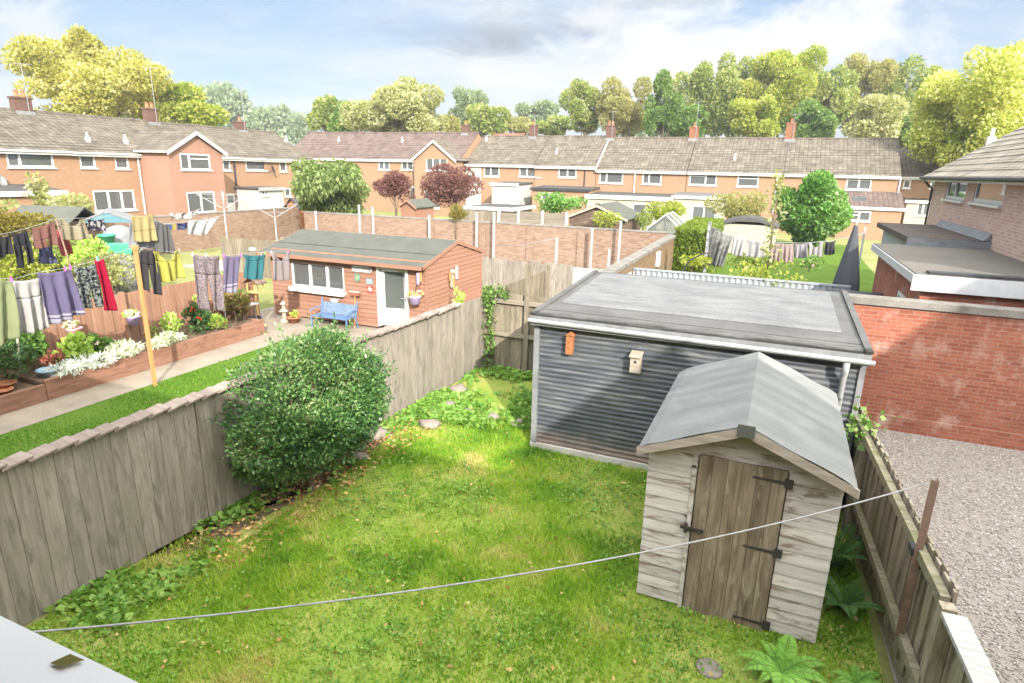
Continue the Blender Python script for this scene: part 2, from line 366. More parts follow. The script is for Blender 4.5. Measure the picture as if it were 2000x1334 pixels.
# ------------------------------------------------------------------ buildings
def facade(mb, x0, x1, z0, z1, ops, y=0.0, depth=.12):
    ops = [(max(a, x0), min(b, x1), max(c, z0), min(d, z1)) for a, b, c, d in ops]
    xs = sorted({x0, x1, *[v for o in ops for v in o[:2]]}); zs = sorted({z0, z1, *[v for o in ops for v in o[2:]]})
    for i in range(len(xs)-1):
        for j in range(len(zs)-1):
            cx, cz = (xs[i]+xs[i+1])/2, (zs[j]+zs[j+1])/2
            if any(a < cx < b and c < cz < d for a, b, c, d in ops): continue
            mb.quad((xs[i], y, zs[j]), (xs[i+1], y, zs[j]), (xs[i+1], y, zs[j+1]), (xs[i], y, zs[j+1]))
    for a, b, c, d in ops:
        mb.quad((a,y,c),(a,y,d),(a,y+depth,d),(a,y+depth,c)); mb.quad((b,y,c),(b,y+depth,c),(b,y+depth,d),(b,y,d))
        mb.quad((a,y,d),(b,y,d),(b,y+depth,d),(a,y+depth,d)); mb.quad((a,y,c),(a,y+depth,c),(b,y+depth,c),(b,y,c))
    return mb

def window(parent, x0, x1, z0, z1, mull=(.5,), trans=None, curtain=None, y=0.0, name='window', sill=True, fw=.1, frame='white', glass='glass'):
    """frame with mullions (fractions); trans: list of (pane index, z fraction)"""
    mb = MB(); ya, yb = y+.02, y+.09; e = .003
    mb.box(x0+e, x1-e, ya, yb, z0+e, z0+fw); mb.box(x0+e, x1-e, ya, yb, z1-fw, z1-e)
    xs = [x0+e] + [x0+(x1-x0)*q for q in mull] + [x1-e]
    mb.box(x0+e, x0+fw, ya, yb, z0+fw, z1-fw); mb.box(x1-fw, x1-e, ya, yb, z0+fw, z1-fw)
    for q in mull: xm = x0+(x1-x0)*q; mb.box(xm-fw*.6, xm+fw*.6, ya-.004, yb, z0+fw, z1-fw)
    for i, zf in (trans or []):
        zz = z0+(z1-z0)*zf; mb.box(xs[i]+fw*.6, xs[i+1]-fw*.6, ya-.002, yb, zz-.03, zz+.03)
    w = mb.build(name, M[frame], parent)
    MB().box(x0+.01, x1-.01, y+.055, y+.062, z0+.01, z1-.01).build('pane', M[glass], w)
    if sill: MB().box(x0-.06, x1+.06, y-.09, y+.02, z0-.07, z0).build('sill', M['white'], w)
    if curtain:
        c = MB(); n = 14
        for a, b in curtain['spans']:
            xa, xb = x0+(x1-x0)*a, x0+(x1-x0)*b; n = max(4, int((xb-xa)*14))
            for i in range(n):
                p, q = xa+(xb-xa)*i/n, xa+(xb-xa)*(i+1)/n
                o1, o2 = .03*(i % 2), .03*((i+1) % 2)
                zt, zl = z1-.03, z0+(z1-z0)*curtain.get('from', 0.0)
                c.quad((p, y+.13+o1, zl), (q, y+.13+o2, zl), (q, y+.13+o2, zt), (p, y+.13+o1, zt))
        c.build('curtain', M[curtain.get('mat', 'curtain')], w)
    return w
M['curtain'] = m_cloth('net_curtain', (.62,.61,.58)); M['curtaing'] = m_cloth('sage_blind', (.42,.45,.38)); M['curtainr'] = m_cloth('plum_curtain', (.25,.10,.12))

def roof_slope(mb, x0, x1, ya, yb, za, zb, pitch=.33, th=.035):
    n = max(3, int(math.hypot(yb-ya, zb-za)/pitch))
    for i in range(n):
        p, q = i/n, (i+1)/n; y0, y1 = ya+(yb-ya)*p, ya+(yb-ya)*q; z0, z1 = za+(zb-za)*p, za+(zb-za)*q
        mb.quad((x0, y0, z0+th), (x1, y0, z0+th), (x1, y1, z1+.008), (x0, y1, z1+.008))
        mb.quad((x0, y0, z0), (x1, y0, z0), (x1, y0, z0+th), (x0, y0, z0+th))
        for x in (x0, x1): mb.poly([(x, y0, z0), (x, y0, z0+th), (x, y1, z1+.008), (x, y1, z1-.05), (x, y0, z0-.05)])

class House:
    def __init__(s, name, label, ox, oy, rz, L, D, zb, ze, zr, wall, roof, group=None, cat='house', ov=.3, ends=(0, 0)):
        s.t = thing(name, label, cat, (ox, oy, 0), rz, group)
        s.o = (ox, oy); s.rz = rz; s.L, s.D, s.zb, s.ze, s.zr, s.ov = L, D, zb, ze, zr, ov
        s.wall, s.roofm, s.ends = wall, roof, ends; s.ops = []; s.k = (zr-ze)/(D/2); s.later = []
    def local(s, u, v, y=0.0):      # sight line meets the facade plane local y
        c, sn = math.cos(s.rz), math.sin(s.rz); d = ray(u, v); nx, ny = -sn, c
        e = (EYE.x-s.o[0])*nx + (EYE.y-s.o[1])*ny; dd = d.x*nx + d.y*ny; t = (y-e)/dd
        p = EYE + d*t; px, py = p.x-s.o[0], p.y-s.o[1]
        return px*c + py*sn, p.z
    def win(s, u0, v0, u1, v1, **kw):
        um, vm = (u0+u1)/2, (v0+v1)/2
        x0, x1 = s.local(u0, vm)[0], s.local(u1, vm)[0]; z0, z1 = s.local(um, v1)[1], s.local(um, v0)[1]
        kw0 = dict(kw); s.ops.append((x0, x1, z0, z1)); s.later.append((x0, x1, z0, z1, kw0)); return x0, x1, z0, z1
    def door(s, u0, v0, u1, v1, mat='white'):
        um, vm = (u0+u1)/2, (v0+v1)/2
        x0, x1 = s.local(u0, vm)[0], s.local(u1, vm)[0]; z0, z1 = s.local(um, v1)[1], s.local(um, v0)[1]
        s.ops.append((x0, x1, z0, z1)); s.later.append((x0, x1, z0, z1, {'door': mat}))
    def finish(s, fascia=True):
        t, L, D, zb, ze, zr, ov, k = s.t, s.L, s.D, s.zb, s.ze, s.zr, s.ov, s.k
        a, b = .002, L-.002; zf = ze
        mb = MB(); facade(mb, a, b, zb-.6, zf, s.ops)
        for x in (a, b): mb.poly([(x, 0, zb-.6), (x, D, zb-.6), (x, D, ze), (x, D/2, zr-.03), (x, 0, ze)])
        mb.quad((a, D, zb-.6), (b, D, zb-.6), (b, D, ze), (a, D, ze))
        mb.quad((a, 4, ze-.25), (b, 4, ze-.25), (b, 0.2, ze-.25), (a, 0.2, ze-.25))
        s.w = MB.build(mb, 'wall', M[s.wall], t)
        x0, x1 = a-s.ends[0], b+s.ends[1]; r = MB()
        roof_slope(r, x0, x1, -ov, D/2, ze-ov*k, zr)
        r.quad((x0, D/2, zr+.04), (x1, D/2, zr+.04), (x1, D+ov, ze-ov*k), (x0, D+ov, ze-ov*k))
        r.tube([(x0, D/2, zr+.03), (x1, D/2, zr+.03)], .11, 6)
        s.roof = r.build('roof', M[s.roofm], t)
        if fascia:
            e = ze-ov*k
            MB().box(x0+.01, x1-.01, -ov+.03, -ov+.06, e-.2, e-.015).box(x0+.01, x1-.01, -ov+.06, -.003, e-.2, e-.18).build('fascia', M['white'], t)
            MB().tube([(x0+.02, -ov-.02, e-.05), (x1-.02, -ov-.02, e-.05)], .055, 6).build('gutter', M['white'], t)
        for x0, x1, z0, z1, kw in s.later:
            if 'door' in kw:
                d = MB().box(x0+.003, x1-.003, .03, .09, z0, z1-.003).build('door', M[kw['door']], t)
                MB().box(x0+.12, x1-.12, .024, .03, z0+(z1-z0)*.45, z1-.15).build('pane', M['glass_pale'], d)
                MB().tube([(x1-.12, .0, z0+(z1-z0)*.45), (x1-.12, .0, z0+(z1-z0)*.52)], .012, 5).build('handle', M['steel'], d)
            else: window(t, x0, x1, z0, z1, **kw)
        return s
    def chimney(s, u, vt, w=.75, y=None, pots=2, aerial=False, brick='chimbrick', d=.5):
        y = s.D/2 if y is None else y; x, zt = s.local(u, vt, y); zr = s.ze + s.k*min(y, s.D-y)
        mb = MB().box(x-w/2, x+w/2, y-d/2, y+d/2, zr-.4, zt-.3).box(x-w/2-.05, x+w/2+.05, y-d/2-.05, y+d/2+.05, zt-.3, zt-.2)
        c = mb.build('chimney', M[brick], s.t)
        p = MB()
        for i in range(pots): p.lathe([(.13, 0), (.11, .1), (.1, .3), (.13, .36)], (x+(i-(pots-1)/2)*.35, y, zt-.2), 10)
        p.build('chimney_pot', M['terracotta'], c)
        MB().box(x-w/2-.03, x+w/2+.03, y-d/2-.12, y-d/2-.003, zr-.25, zr+.02).build('flashing', M['lead'], c)
        if aerial:
            g = MB(); top = zt+aerial
            g.tube([(x+.2, y-.3, zr), (x+.2, y-.3, top)], .022, 5); g.bar((x-.2, y-.3, top-.1), (x+.7, y-.3, top-.02), .02, .02)
            for i in range(6): xx = x-.15+i*.16; g.bar((xx, y-.5, top-.1+i*.012), (xx, y-.1, top-.1+i*.012), .012, .012)
            g.build('aerial', M['aerial'], c)
        return c
    def vent(s, u, v):
        best = min(((abs((lambda xz: xz[1]-(s.ze+s.k*yy))(s.local(u, v, yy))), yy) for yy in [i*.1 for i in range(1, int(s.D*5))]))
        y = best[1]; x, z = s.local(u, v, y)
        MB().box(x-.09, x+.09, y-.12, y+.12, z-.05, z+.22).tube([(x, y, z+.2), (x, y, z+.5)], .06, 7).build('roof_vent', M['white'], s.roof)
    def pipe(s, u, v0, v1, mat='white', r=.05):
        x, z1 = s.local(u, v0, -.08); z0 = s.local(u, v1, -.08)[1]
        mb = MB().tube([(x, -.2, s.ze-s.ov*s.k-.1), (x, -.07, z1-.1), (x, -.07, z0)], r, 6)
        for q in (.2, .8): mb.box(x-r-.02, x+r+.02, -.07-r, 0, z0+(z1-z0)*q-.02, z0+(z1-z0)*q+.02)
        mb.build('downpipe', M[mat], s.t)
    def dish(s, u, v, r=.34, mat='pipe'):
        x, z = s.local(u, v, -.45); mb = MB()
        n0 = len(mb.v); ax = Vector((.5, -.8, .35)).normalized(); e1 = ax.cross(Vector((0, 0, 1))).normalized(); e2 = e1.cross(ax)
        rings = 5
        for i in range(rings+1):
            q = i/rings
            for j in range(14):
                a = 2*PI*j/14; mb.v.append(tuple(Vector((x, -.45, z)) + ax*(-.1*(1-q*q)) + (e1*math.cos(a)+e2*math.sin(a))*r*max(q, .01)))
        for i in range(rings):
            for j in range(14): mb.f.append((n0+i*14+j, n0+i*14+(j+1) % 14, n0+(i+1)*14+(j+1) % 14, n0+(i+1)*14+j))
        mb.tube([(x, -.45, z-.3), Vector((x, -.45, z))+ax*.32], .015, 5); mb.tube([(x, 0, z-.2), (x, -.4, z-.1)], .02, 5)
        mb.build('satellite_dish', M[mat], s.t)

# ------------------------------------------------------------------ washing
def washing(name, label, cat, plane, tl, tr, bl, br, mat, style='towel', amp=.05, folds=3, group=None, sag=.03, seed=0):
    """cloth hung in the plane ('x' or 'y', value) from top corners tl..tr down to bl..br (photo survey points)"""
    f = at_x if plane[0] == 'x' else at_y
    A, B, C_, D_ = [f(p[0], p[1], plane[1]) for p in (tl, tr, bl, br)]
    rg = random.Random(seed+len(label)); ph = rg.uniform(0, 6); ph2 = rg.uniform(0, 6)
    regs = {'towel': [(0, 1, lambda t: 0, lambda t: 1)],
            'sheet': [(0, 1, lambda t: 0, lambda t: 1)],
            'trousers': [(0, .34, lambda t: .06*(1-t), lambda t: 1-.06*(1-t)), (.34, 1, lambda t: .0, lambda t: .5-.16*(t-.3)), (.34, 1, lambda t: .5+.16*(t-.3), lambda t: 1)],
            'shorts': [(0, .62, lambda t: .05, lambda t: .95), (.62, 1, lambda t: 0, lambda t: .47), (.62, 1, lambda t: .53, lambda t: 1)],
            'leg': [(0, 1, lambda t: .1*math.sin(t*3), lambda t: 1-.12*math.sin(t*2.5))],
            'top': [(0, .22, lambda t: .1*math.sin(t*7), lambda t: 1-.1*math.sin(t*7)), (.22, 1, lambda t: .1-.1*math.sin((t-.22)*2), lambda t: .9+.1*math.sin((t-.22)*2))],
            'vest': [(0, .3, lambda t: 0+.1*t, lambda t: .22+.25*(t/.3)**2), (0, .3, lambda t: .78-.25*(t/.3)**2, lambda t: 1-.1*t), (.3, 1, lambda t: .03-.04*t, lambda t: .97+.04*t)]}[style]
    org = (A+B)/2; nrm = Vector((1, 0, 0)) if plane[0] == 'x' else Vector((0, -1, 0))
    mb = MB()
    for t0, t1, fl, fr in regs:
        nx, nt = 14, max(5, int(22*(t1-t0))); base = len(mb.v)
        for i in range(nt+1):
            t = t0+(t1-t0)*i/nt
            for j in range(nx+1):
                q = fl(t)+(fr(t)-fl(t))*j/nx
                p = (A*(1-q)+B*q)*(1-t) + (C_*(1-q)+D_*q)*t
                p = p + Vector((0, 0, -sag*math.sin(PI*min(1, max(0, q)))*(1-.3*t)))
                g = t**.6
                off = 1.4*amp*g*(math.sin(q*(folds+.7)*2*PI+ph+t*1.3) + .5*math.sin(q*folds*4.7+ph2+t*2.1)) + .06*amp*math.sin(40*q*t+ph)
                mb.v.append(tuple(p + nrm*off - org))
        for i in range(nt):
            for j in range(nx):
                a = base+i*(nx+1)+j; mb.f.append((a, a+1, a+nx+2, a+nx+1))
    o = mb.build(name, mat, None, True); o.location = org
    sd = o.modifiers.new('thickness', 'SOLIDIFY'); sd.thickness = .012; sd.offset = 0
    return tag(o, label, cat, group)
def peg(p, mat, label, group):
    o = MB().box(-.007, .007, -.012, -.002, -.04, .045).box(-.007, .007, .002, .012, -.04, .045).box(-.006, .006, -.004, .004, .0, .015).build('clothes_peg', mat)
    o.location = p; return tag(o, label, 'clothes peg', group)
# ================================================================== GROUND
def sheet(name, pts, z, mat):
    o = MB().poly([(x, y, z) for x, y in pts]).build(name, M[mat]); return tag(o, kind='structure')
sheet('ground', [(-2500,-800),(2500,-800),(2500,3500),(-2500,3500)], -.05, 'groundfar')
sheet('garden_ground', [(-60,-25),(60,-25),(60,54.6),(-60,54.6)], -.008, 'groundfar')
sheet('lawn', [(-6.4,-.2),(1.62,-.2),(1.3,12.15),(-5.8,12.15)], 0.0, 'grassmat')
sheet('neighbour_lawn', [(-11.42,-3),(-6.6,-3),(-5.95,12.3),(-11.42,12.3)], 0.0, 'lawnfar')
sheet('path', [(-12.33,-3),(-11.42,-3),(-11.42,13.9),(-12.33,13.9)], .006, 'path')
sheet('patio', [(-14.6,12.25),(-5.95,12.25),(-5.95,19),(-14.6,19)], .002, 'path')
sheet('soil_bed', [(-6.5,3.8),(-5.75,4.4),(-5.45,6.6),(-5.6,8.2),(-6.05,8.8),(-6.2,4)], .004, 'soil')
sheet('gravel_yard', [(1.7,-.2),(14,-.2),(14,12.2),(1.4,12.2)], 0.0, 'gravel')
sheet('rear_lawn', [(-3.45,17.5),(4.6,17.5),(5.0,47),(-9.5,47),(-3.45,28)], 0.0, 'lawnfar')
sheet('lane', [(-24,19),(-3.7,19),(-3.7,27.9),(-24,27.9)], 0.0, 'conc')

# lawn grass: blades, thinner and yellower where it is worn
def patch(x, y):
    return (np.sin(x*1.7+y*.9)+np.sin(x*.8-y*1.9+1.3)+np.sin(x*3.1+2.1*y+.6)*.6+np.sin(-x*2.3+y*3.7)*.5)/3.1
def grass(name, n, box, lo, hi, width, mat, keep=None):
    x = RNG.uniform(box[0], box[1], n); y = RNG.uniform(box[2], box[3], n)
    p = patch(x, y); k = RNG.random(n) < np.clip(.72+.75*p, .22, 1)
    if keep is not None: k &= keep(x, y)
    x, y, p = x[k], y[k], p[k]; n = len(x)
    h = RNG.uniform(lo, hi, n)*(1+.5*np.clip(p, -.6, .8)); a = RNG.uniform(0, 2*PI, n); w = width*(.6+.8*RNG.random(n)); ln = RNG.uniform(.2, 1.0, n)*h
    b = a + RNG.uniform(-1, 1, n); V = np.zeros((n, 3, 3))
    V[:, 0] = np.stack([x-np.cos(a)*w, y-np.sin(a)*w, 0*x], 1); V[:, 1] = np.stack([x+np.cos(a)*w, y+np.sin(a)*w, 0*x], 1)
    V[:, 2] = np.stack([x+np.sin(b)*ln, y-np.cos(b)*ln, h], 1)
    return tag(np_mesh(name, V.reshape(-1, 3), np.arange(n*3).reshape(n, 3), M[mat]), kind='stuff')
M['blade'] = m_leaf('grass_blade', [(.09,.215,.012), (.17,.335,.018), (.31,.43,.04), (.50,.45,.18)], .4, .6, 1.1, .78)
M['blade2'] = m_leaf('mown_grass_blade', [(0.0558, 0.167, 0.00744), (0.093, 0.223, 0.0124), (0.136, 0.26, 0.0186)], .4, .6, .7)
def in_garden(x, y):
    fl = -6.42+.6*y/12.2; ok = (x > fl+.03) & (x < 1.6-.025*y) & ~((x > -.86) & (x < .9) & (y > 5.75) & (y < 8)) & ~((x > -3.25) & (y > 8.65))
    return ok & ~((x < -5.45) & (y > 4.6) & (y < 8.2))
grass('grass', 230000, (-6.4, 1.6, 2.6, 9.7), .025, .075, .0065, 'blade', in_garden)
grass('grass', 60000, (-11.4, -6.3, 2.0, 12.2), .02, .05, .008, 'blade2', lambda x, y: x < -6.5+.05*y)

# broad leaved weeds and clover
def rosettes(name, n, box, rr, mat, keep, leaves=7, L=.05):
    x = RNG.uniform(box[0], box[1], n); y = RNG.uniform(box[2], box[3], n); k = keep(x, y) & (RNG.random(n) < np.clip(.25-1.3*patch(x*1.1+2, y*1.1+3), .02, 1)); x, y = x[k], y[k]; n = len(x)
    C = np.repeat(np.stack([x, y, RNG.uniform(.02, .05, n)], 1), leaves, 0); a = RNG.uniform(0, 2*PI, len(C))
    P = C + np.stack([np.cos(a), np.sin(a), 0*a], 1)*RNG.uniform(0, rr, len(C))[:, None]
    D = unit(np.stack([np.cos(a), np.sin(a), RNG.uniform(.05, .8, len(C))], 1))
    return tag(leaf_mesh(name, P, D, L*(.5+RNG.random(len(C))), M[mat], None, .75, .1), kind='stuff')
M['weed'] = m_leaf('weed_leaf', [(.09,.21,.03), (.16,.31,.05), (.27,.40,.09)], .35)
rosettes('weeds', 5200, (-6.2, 1.5, 2.6, 9.4), .08, 'weed', in_garden, 7, .034)
ivyzone = lambda x, y: (y > 9.0-.12*(x+5.8)) & (x < -3.3) & (x > -5.85)
rosettes('ground_ivy', 2600, (-5.9, -3.25, 9.0, 12.15), .12, 'weed', ivyzone, 9, .1)
rosettes('bank_weeds', 1000, (-6.3, -5.4, 3.0, 9.0), .12, 'weed', lambda x, y: RNG.random(len(x)) < .8, 8, .08)

# fallen leaves, each a small bent blade
M['dead'] = m_leaf('dead_leaf', [(.30,.13,.05), (.42,.25,.09), (.55,.40,.20), (.50,.36,.12)], .2, .8, 5)
n = 420; x = RNG.uniform(-6.1, 1.4, n); y = RNG.uniform(2.8, 9.2, n); k = in_garden(x, y) | ((x < -5.2) & (y > 4.4)); x, y = x[k], y[k]; a = RNG.uniform(0, 2*PI, len(x))
tag(leaf_mesh('fallen_leaves', np.stack([x, y, RNG.uniform(.03, .06, len(x))], 1), unit(np.stack([np.cos(a), np.sin(a), RNG.uniform(-.2, .4, len(x))], 1)), RNG.uniform(.03, .08, len(x)), M['dead'], None, .6, .2), kind='stuff')
n = 900; x = -6.05+RNG.random(n)*.95; y = RNG.uniform(4.2, 8.8, n); a = RNG.uniform(0, 2*PI, n)
tag(leaf_mesh('leaf_litter', np.stack([x, y, RNG.uniform(.01, .05, n)], 1), unit(np.stack([np.cos(a), np.sin(a), RNG.uniform(-.2, .5, n)], 1)), RNG.uniform(.04, .09, n), M['dead'], None, .5, .2), kind='stuff')
# gravel: loose stones
def pebbles(name, n, box, mat):
    x = RNG.uniform(box[0], box[1], n); y = RNG.uniform(box[2], box[3], n); r = RNG.uniform(.007, .017, n)
    oc = np.array([(1,0,0),(-1,0,0),(0,1,0),(0,-1,0),(0,0,1),(0,0,-.5)]); J = oc[None]*(1+.5*(RNG.random((n, 6, 1))-.5)) + (RNG.random((n, 6, 3))-.5)*.5
    V = J*r[:, None, None]*np.array([1.3, 1, .7]) + np.stack([x, y, r*.3], 1)[:, None]
    T = np.array([(0,2,4),(2,1,4),(1,3,4),(3,0,4),(2,0,5),(1,2,5),(3,1,5),(0,3,5)])
    F = (np.arange(n)[:, None, None]*6 + T[None]).reshape(-1, 3)
    return tag(np_mesh(name, V.reshape(-1, 3), F, M[mat]), kind='stuff')
t = NT('gravel_stone'); c = t.ramp(t.rnd(), [(0, (.19,.165,.15)), (.35, (.28,.25,.23)), (.7, (.37,.34,.315)), (1, (.50,.47,.45))]); t.bsdf(c, .85); M['pebble'] = t.m
pebbles('gravel', 75000, (1.7, 9.5, 3.0, 12.15), 'pebble')

# ================================================================== FENCES
def board_fence(name, label, p0, p1, z0, z1, mat, bw=.125, flip=1, rails=(), railmat='rail', posts=(), postmat=None, cap=None, jit=.012, gravel=False, group=None, th=.018, topfn=None, jo=.02):
    d = Vector((p1[0]-p0[0], p1[1]-p0[1])); L = d.length; rz = math.atan2(d.y, d.x)
    t = thing(name, label, 'fence', (p0[0], p0[1], 0), rz, group); mb = MB(); x = 0; i = 0
    while x < L:
        w = bw*random.uniform(.92, 1.06); o = jo*(i % 2); zt = (topfn(x) if topfn else z1) + random.uniform(-jit, jit)
        tl = random.uniform(-.006, .006)
        mb.box(x-.006, min(x+w, L)+.006, o-th/2, o+th/2, z0, zt, lambda p, tl=tl, z0=z0: p + Vector((tl*(p.z-z0), 0, 0))); x += w; i += 1
    mb.build('board_panel', M[mat], t)
    for z in rails:
        za, zb = z if isinstance(z, tuple) else (z, z)
        MB().bar((0, flip*.055, za), (L, flip*.055, zb), .07, .09).build('rail', M[railmat], t)
    for px, pz in posts: MB().box(px-.05, px+.05, flip*.015 if flip > 0 else flip*.115, flip*.115 if flip > 0 else flip*.015, -.1, pz).build('post', M[postmat or mat], t)
    if gravel: MB().box(0, L, -.03*flip-.025, -.03*flip+.02, -.05, z0).build('gravel_board', M[railmat], t)
    return t, L
fl, L = board_fence('boundary_fence', 'tall grey weathered board fence with a cap of overlapping slats, behind the round bush', (-6.47, .3), (-5.82, 12.2), 0, 1.68, 'fencegrey', .095, -1, jit=.004, jo=.007)
mb = MB(); q = 0
while q < L-1.3:
    w = .21*random.uniform(.9, 1.1); dz = random.uniform(-.008, .008); tz = random.uniform(-.012, .012)
    mb.box(q, q+w+.05, -.105, .105, 0, .02, lambda p, q=q, dz=dz, tz=tz: Vector((p.x, p.y+tz, 1.685+dz+p.z+(p.x-q)*.13-abs(p.y)*.12))); q += w
mb.build('cap_slats', M['captile'], fl)
for px in (2.0, 4.6, 7.2, 9.8): MB().box(px-.045, px+.045, -.035, -.012, 0, 1.67).build('post', M['fencegrey'], fl)

cf, L = board_fence('end_fence', 'pale two-railed board fence across the garden end, left of the dark garage', (-5.8, 12.22), (-3.2, 12.22), 0, 1.78, 'fencepale', .13, -1, (1.62, .86), 'railx', ((1.06, 2.5),), 'fencepale')
rf, L = board_fence('boundary_fence', 'mossy vertical board fence with rails beside the small wooden shed and the gravel', (1.30, 10.8), (1.62, 4.9), .14, 1.46, 'fenceright', .11, -1, (1.36, .5), 'rail', ((2.7, 1.3),), 'fenceright', gravel=True)
rf2, L2 = board_fence('boundary_fence', 'nearest length of mossy fence topped by a broad silvered plank, by the brown angled post', (1.62, 4.85), (1.74, 2.2), .14, 1.36, 'fenceright', .13, -1, (.42,), 'rail', ((.06, 1.40),), 'fenceright', gravel=True)
MB().box(.15, L2, -.13, .03, 1.365, 1.40).build('top_plank', M['railgrey'], rf2)
t = thing('line_post', 'brown angle post bolted to the right hand fence, carrying the white washing line', 'post', (1.50, 5.55, 0))
MB().box(-.03, .03, -.035, -.03, .5, 2.06).box(.025, .03, -.03, .035, .5, 2.06).build('angle_bar', M['brownpost'], t)
MB().box(-.05, .08, -.03, .10, 1.33, 1.40).build('bracket', M['dark'], t)
MB().box(.09, .14, .0, .1, 1.2, 1.32).box(.04, .09, .0, .1, 1.2, 1.24).build('clip', M['dark'], t)
# washing line sagging over the lawn
pts = []
for i in range(41):
    s = i/40*1.36; x, y = 1.44-4.66*s, 5.55-4.09*s; z = 2.0 - .62*s + .72*s*s if s < 1.0 else 2.1+.86*(s-1)
    pts.append((x, y, z))
mb = MB().tube(pts, .0065, 6)
tag(mb.build('washing_line', M['pipe'], None, True), 'single white washing line sagging over the lawn in front of the small wooden shed', 'washing line')
M['red'] = m_plain('red_paint', (.55,.05,.04), .5); M['pinkp'] = m_plain('pink_plastic', (.80,.25,.42), .45); M['magenta'] = m_plain('magenta_plastic', (.72,.12,.55), .45); M['lilac'] = m_plain('lilac_plastic', (.45,.33,.70), .45)

# ================================================================== SMALL SHED (gable to the house)
sx0, sx1, sy0, sy1 = -.86, .90, 5.75, 7.95
sh = thing('garden_shed', 'small weathered wooden shed with brown plank door and pale felt roof', 'shed', (0.02, sy0, 0), R(-.6))
ox = .02; a, b, dp = sx0-ox, sx1-ox, sy1-sy0
EV, AP = 1.86, 2.27; dk0, dk1, dz1 = -.39, .41, 1.80
def gable_top(x): return AP-.05-(AP-EV)*abs(x)/.98
mb = MB(); row = .135
def ship(mb, x0, x1, z, h, y=0.0, lap=.011):   # one tilted board
    k = .006; j = random.uniform(-.003, .003)
    mb.box(x0, x1, 0, .018, z+.001, z+h-.001, lambda p, z=z, h=h, k=k, j=j: Vector((p.x, y+p.y-lap*(1-(p.z-z)/h)+j, p.z)))
z = .03
while z < AP-.06:
    h = min(row, AP-z); lim = .98*(AP-.05-(z+h*.6))/(AP-EV); xa, xb = max(a, -lim), min(b, lim)
    if xb-xa > .1:
        if z+h*.5 < dz1+.02:
            ship(mb, xa, dk0-.01, z, h); ship(mb, dk1+.01, xb, z, h)
        else: ship(mb, xa, xb, z, h)
    if z < EV-.1:
        for xs, sg in ((a, -1), (b, 1)):
            mb.box(0, dp, 0, .018, z+.001, z+h-.001, lambda p, z=z, h=h, xs=xs, sg=sg: Vector((xs + sg*(.002+.006*(1-(p.z-z)/h)-p.y), p.x, p.z)))
        mb.box(a, b, dp-.02, dp, z+.001, z+h-.001)
    z += row
mb.build('wall', M['shiplap'], sh)
MB().box(dk0-.055, dk0-.012, -.022, -.001, .0, dz1).build('door_trim', M['shiplap'], sh)
mb = MB(); nb = 6
for i in range(nb): xa = dk0+(dk1-dk0)*i/nb; mb.box(xa+.002, xa+(dk1-dk0)/nb-.002, -.03, -.008, -.03+random.uniform(-.01,.01), dz1+random.uniform(-.004,.004))
d = mb.build('door', M['doorwood'], sh)
for z in (1.68, .93, .10): 
    MB().box(dk1-.30, dk1-.02, -.038, -.031, z-.016, z+.016, lambda p, z=z: Vector((p.x, p.y, z+(p.z-z)*(.45+.55*(p.x-dk1+.30)/.28)))).box(dk1-.02, dk1+.055, -.042, -.031, z-.045, z+.045).build('hinge', M['black'], d)
MB().box(dk0-.11, dk0+.12, -.05, -.031, .965, .99).box(dk0-.07, dk0-.04, -.06, -.03, .93, 1.03).tube([(dk0+.08, -.045, .975), (dk0+.08, -.09, .975)], .012, 6).build('bolt', M['black'], d)
MB().box(dk0-.06, dk0-.02, -.036, -.02, 1.655, 1.675).build('latch', M['black'], d)
ya, yb = -.27, dp+.12; mb = MB()
def rz_(x): return AP-(AP-EV)*abs(x)/.98 + .0
for sg in (-1, 1):
    N = 10; T = 16
    for i in range(N):
        for j in range(T):
            xs = [.95*sg*q/N for q in (i, i+1)]; ys = [ya+(yb-ya)*q/T for q in (j, j+1)]
            f = lambda x, y: rz_(x)+.012+.006*math.sin(y*9)*math.sin(x*7)+.004*math.sin(y*23+x*11) - (.02 if abs(x) > .93 else 0)
            mb.quad(*[(x, y, f(x, y)) for x, y in ((xs[0], ys[0]), (xs[1], ys[0]), (xs[1], ys[1]), (xs[0], ys[1]))])
    for j in range(T):
        y0, y1 = ya+(yb-ya)*j/T, ya+(yb-ya)*(j+1)/T; x = .95*sg; zz = rz_(x)-.008
        mb.quad((x, y0, zz), (x, y1, zz), (x, y1, zz-.07), (x, y0, zz-.07))
mb.quad((0, ya, AP+.01), (.95, ya, rz_(.95)-.01), (.95, ya, rz_(.95)-.05), (0, ya, AP-.05)); mb.quad((0, ya, AP+.01), (-.95, ya, rz_(.95)-.01), (-.95, ya, rz_(.95)-.05), (0, ya, AP-.05))
t = NT('weathered_shed_felt'); o = t.obj(); bands = t.noise(t.mapping(o, (.25, 3.2, .2)), 1.5, 3, .5)
c = t.ramp(t.mix(.5, bands, t.noise(o, 2.2, 6, .65)), [(.32, (.12,.127,.126)), (.5, (.155,.162,.16)), (.68, (.20,.206,.20))])
c = t.mix(t.ramp(t.noise(o, 3.1, 7, .7), [(.62, 0.0), (.75, .5)]), c, (.25,.255,.245)); c = t.mix(.25, c, t.ramp(t.noise(o, 160, 2), [(.3, .5), (.7, 1.3)]), 'MULTIPLY')
t.bsdf(c, .8, t.bump(t.mix(.5, t.noise(o, 200, 2), t.noise(o, 6, 4)), .5, .006), .2); M['shedfelt'] = t.m
roof = mb.build('roof', M['shedfelt'], sh, False)
MB().box(-.075, .075, ya-.022, ya-.004, AP-.10, AP+.016).build('ridge_flap', M['felt'], roof)
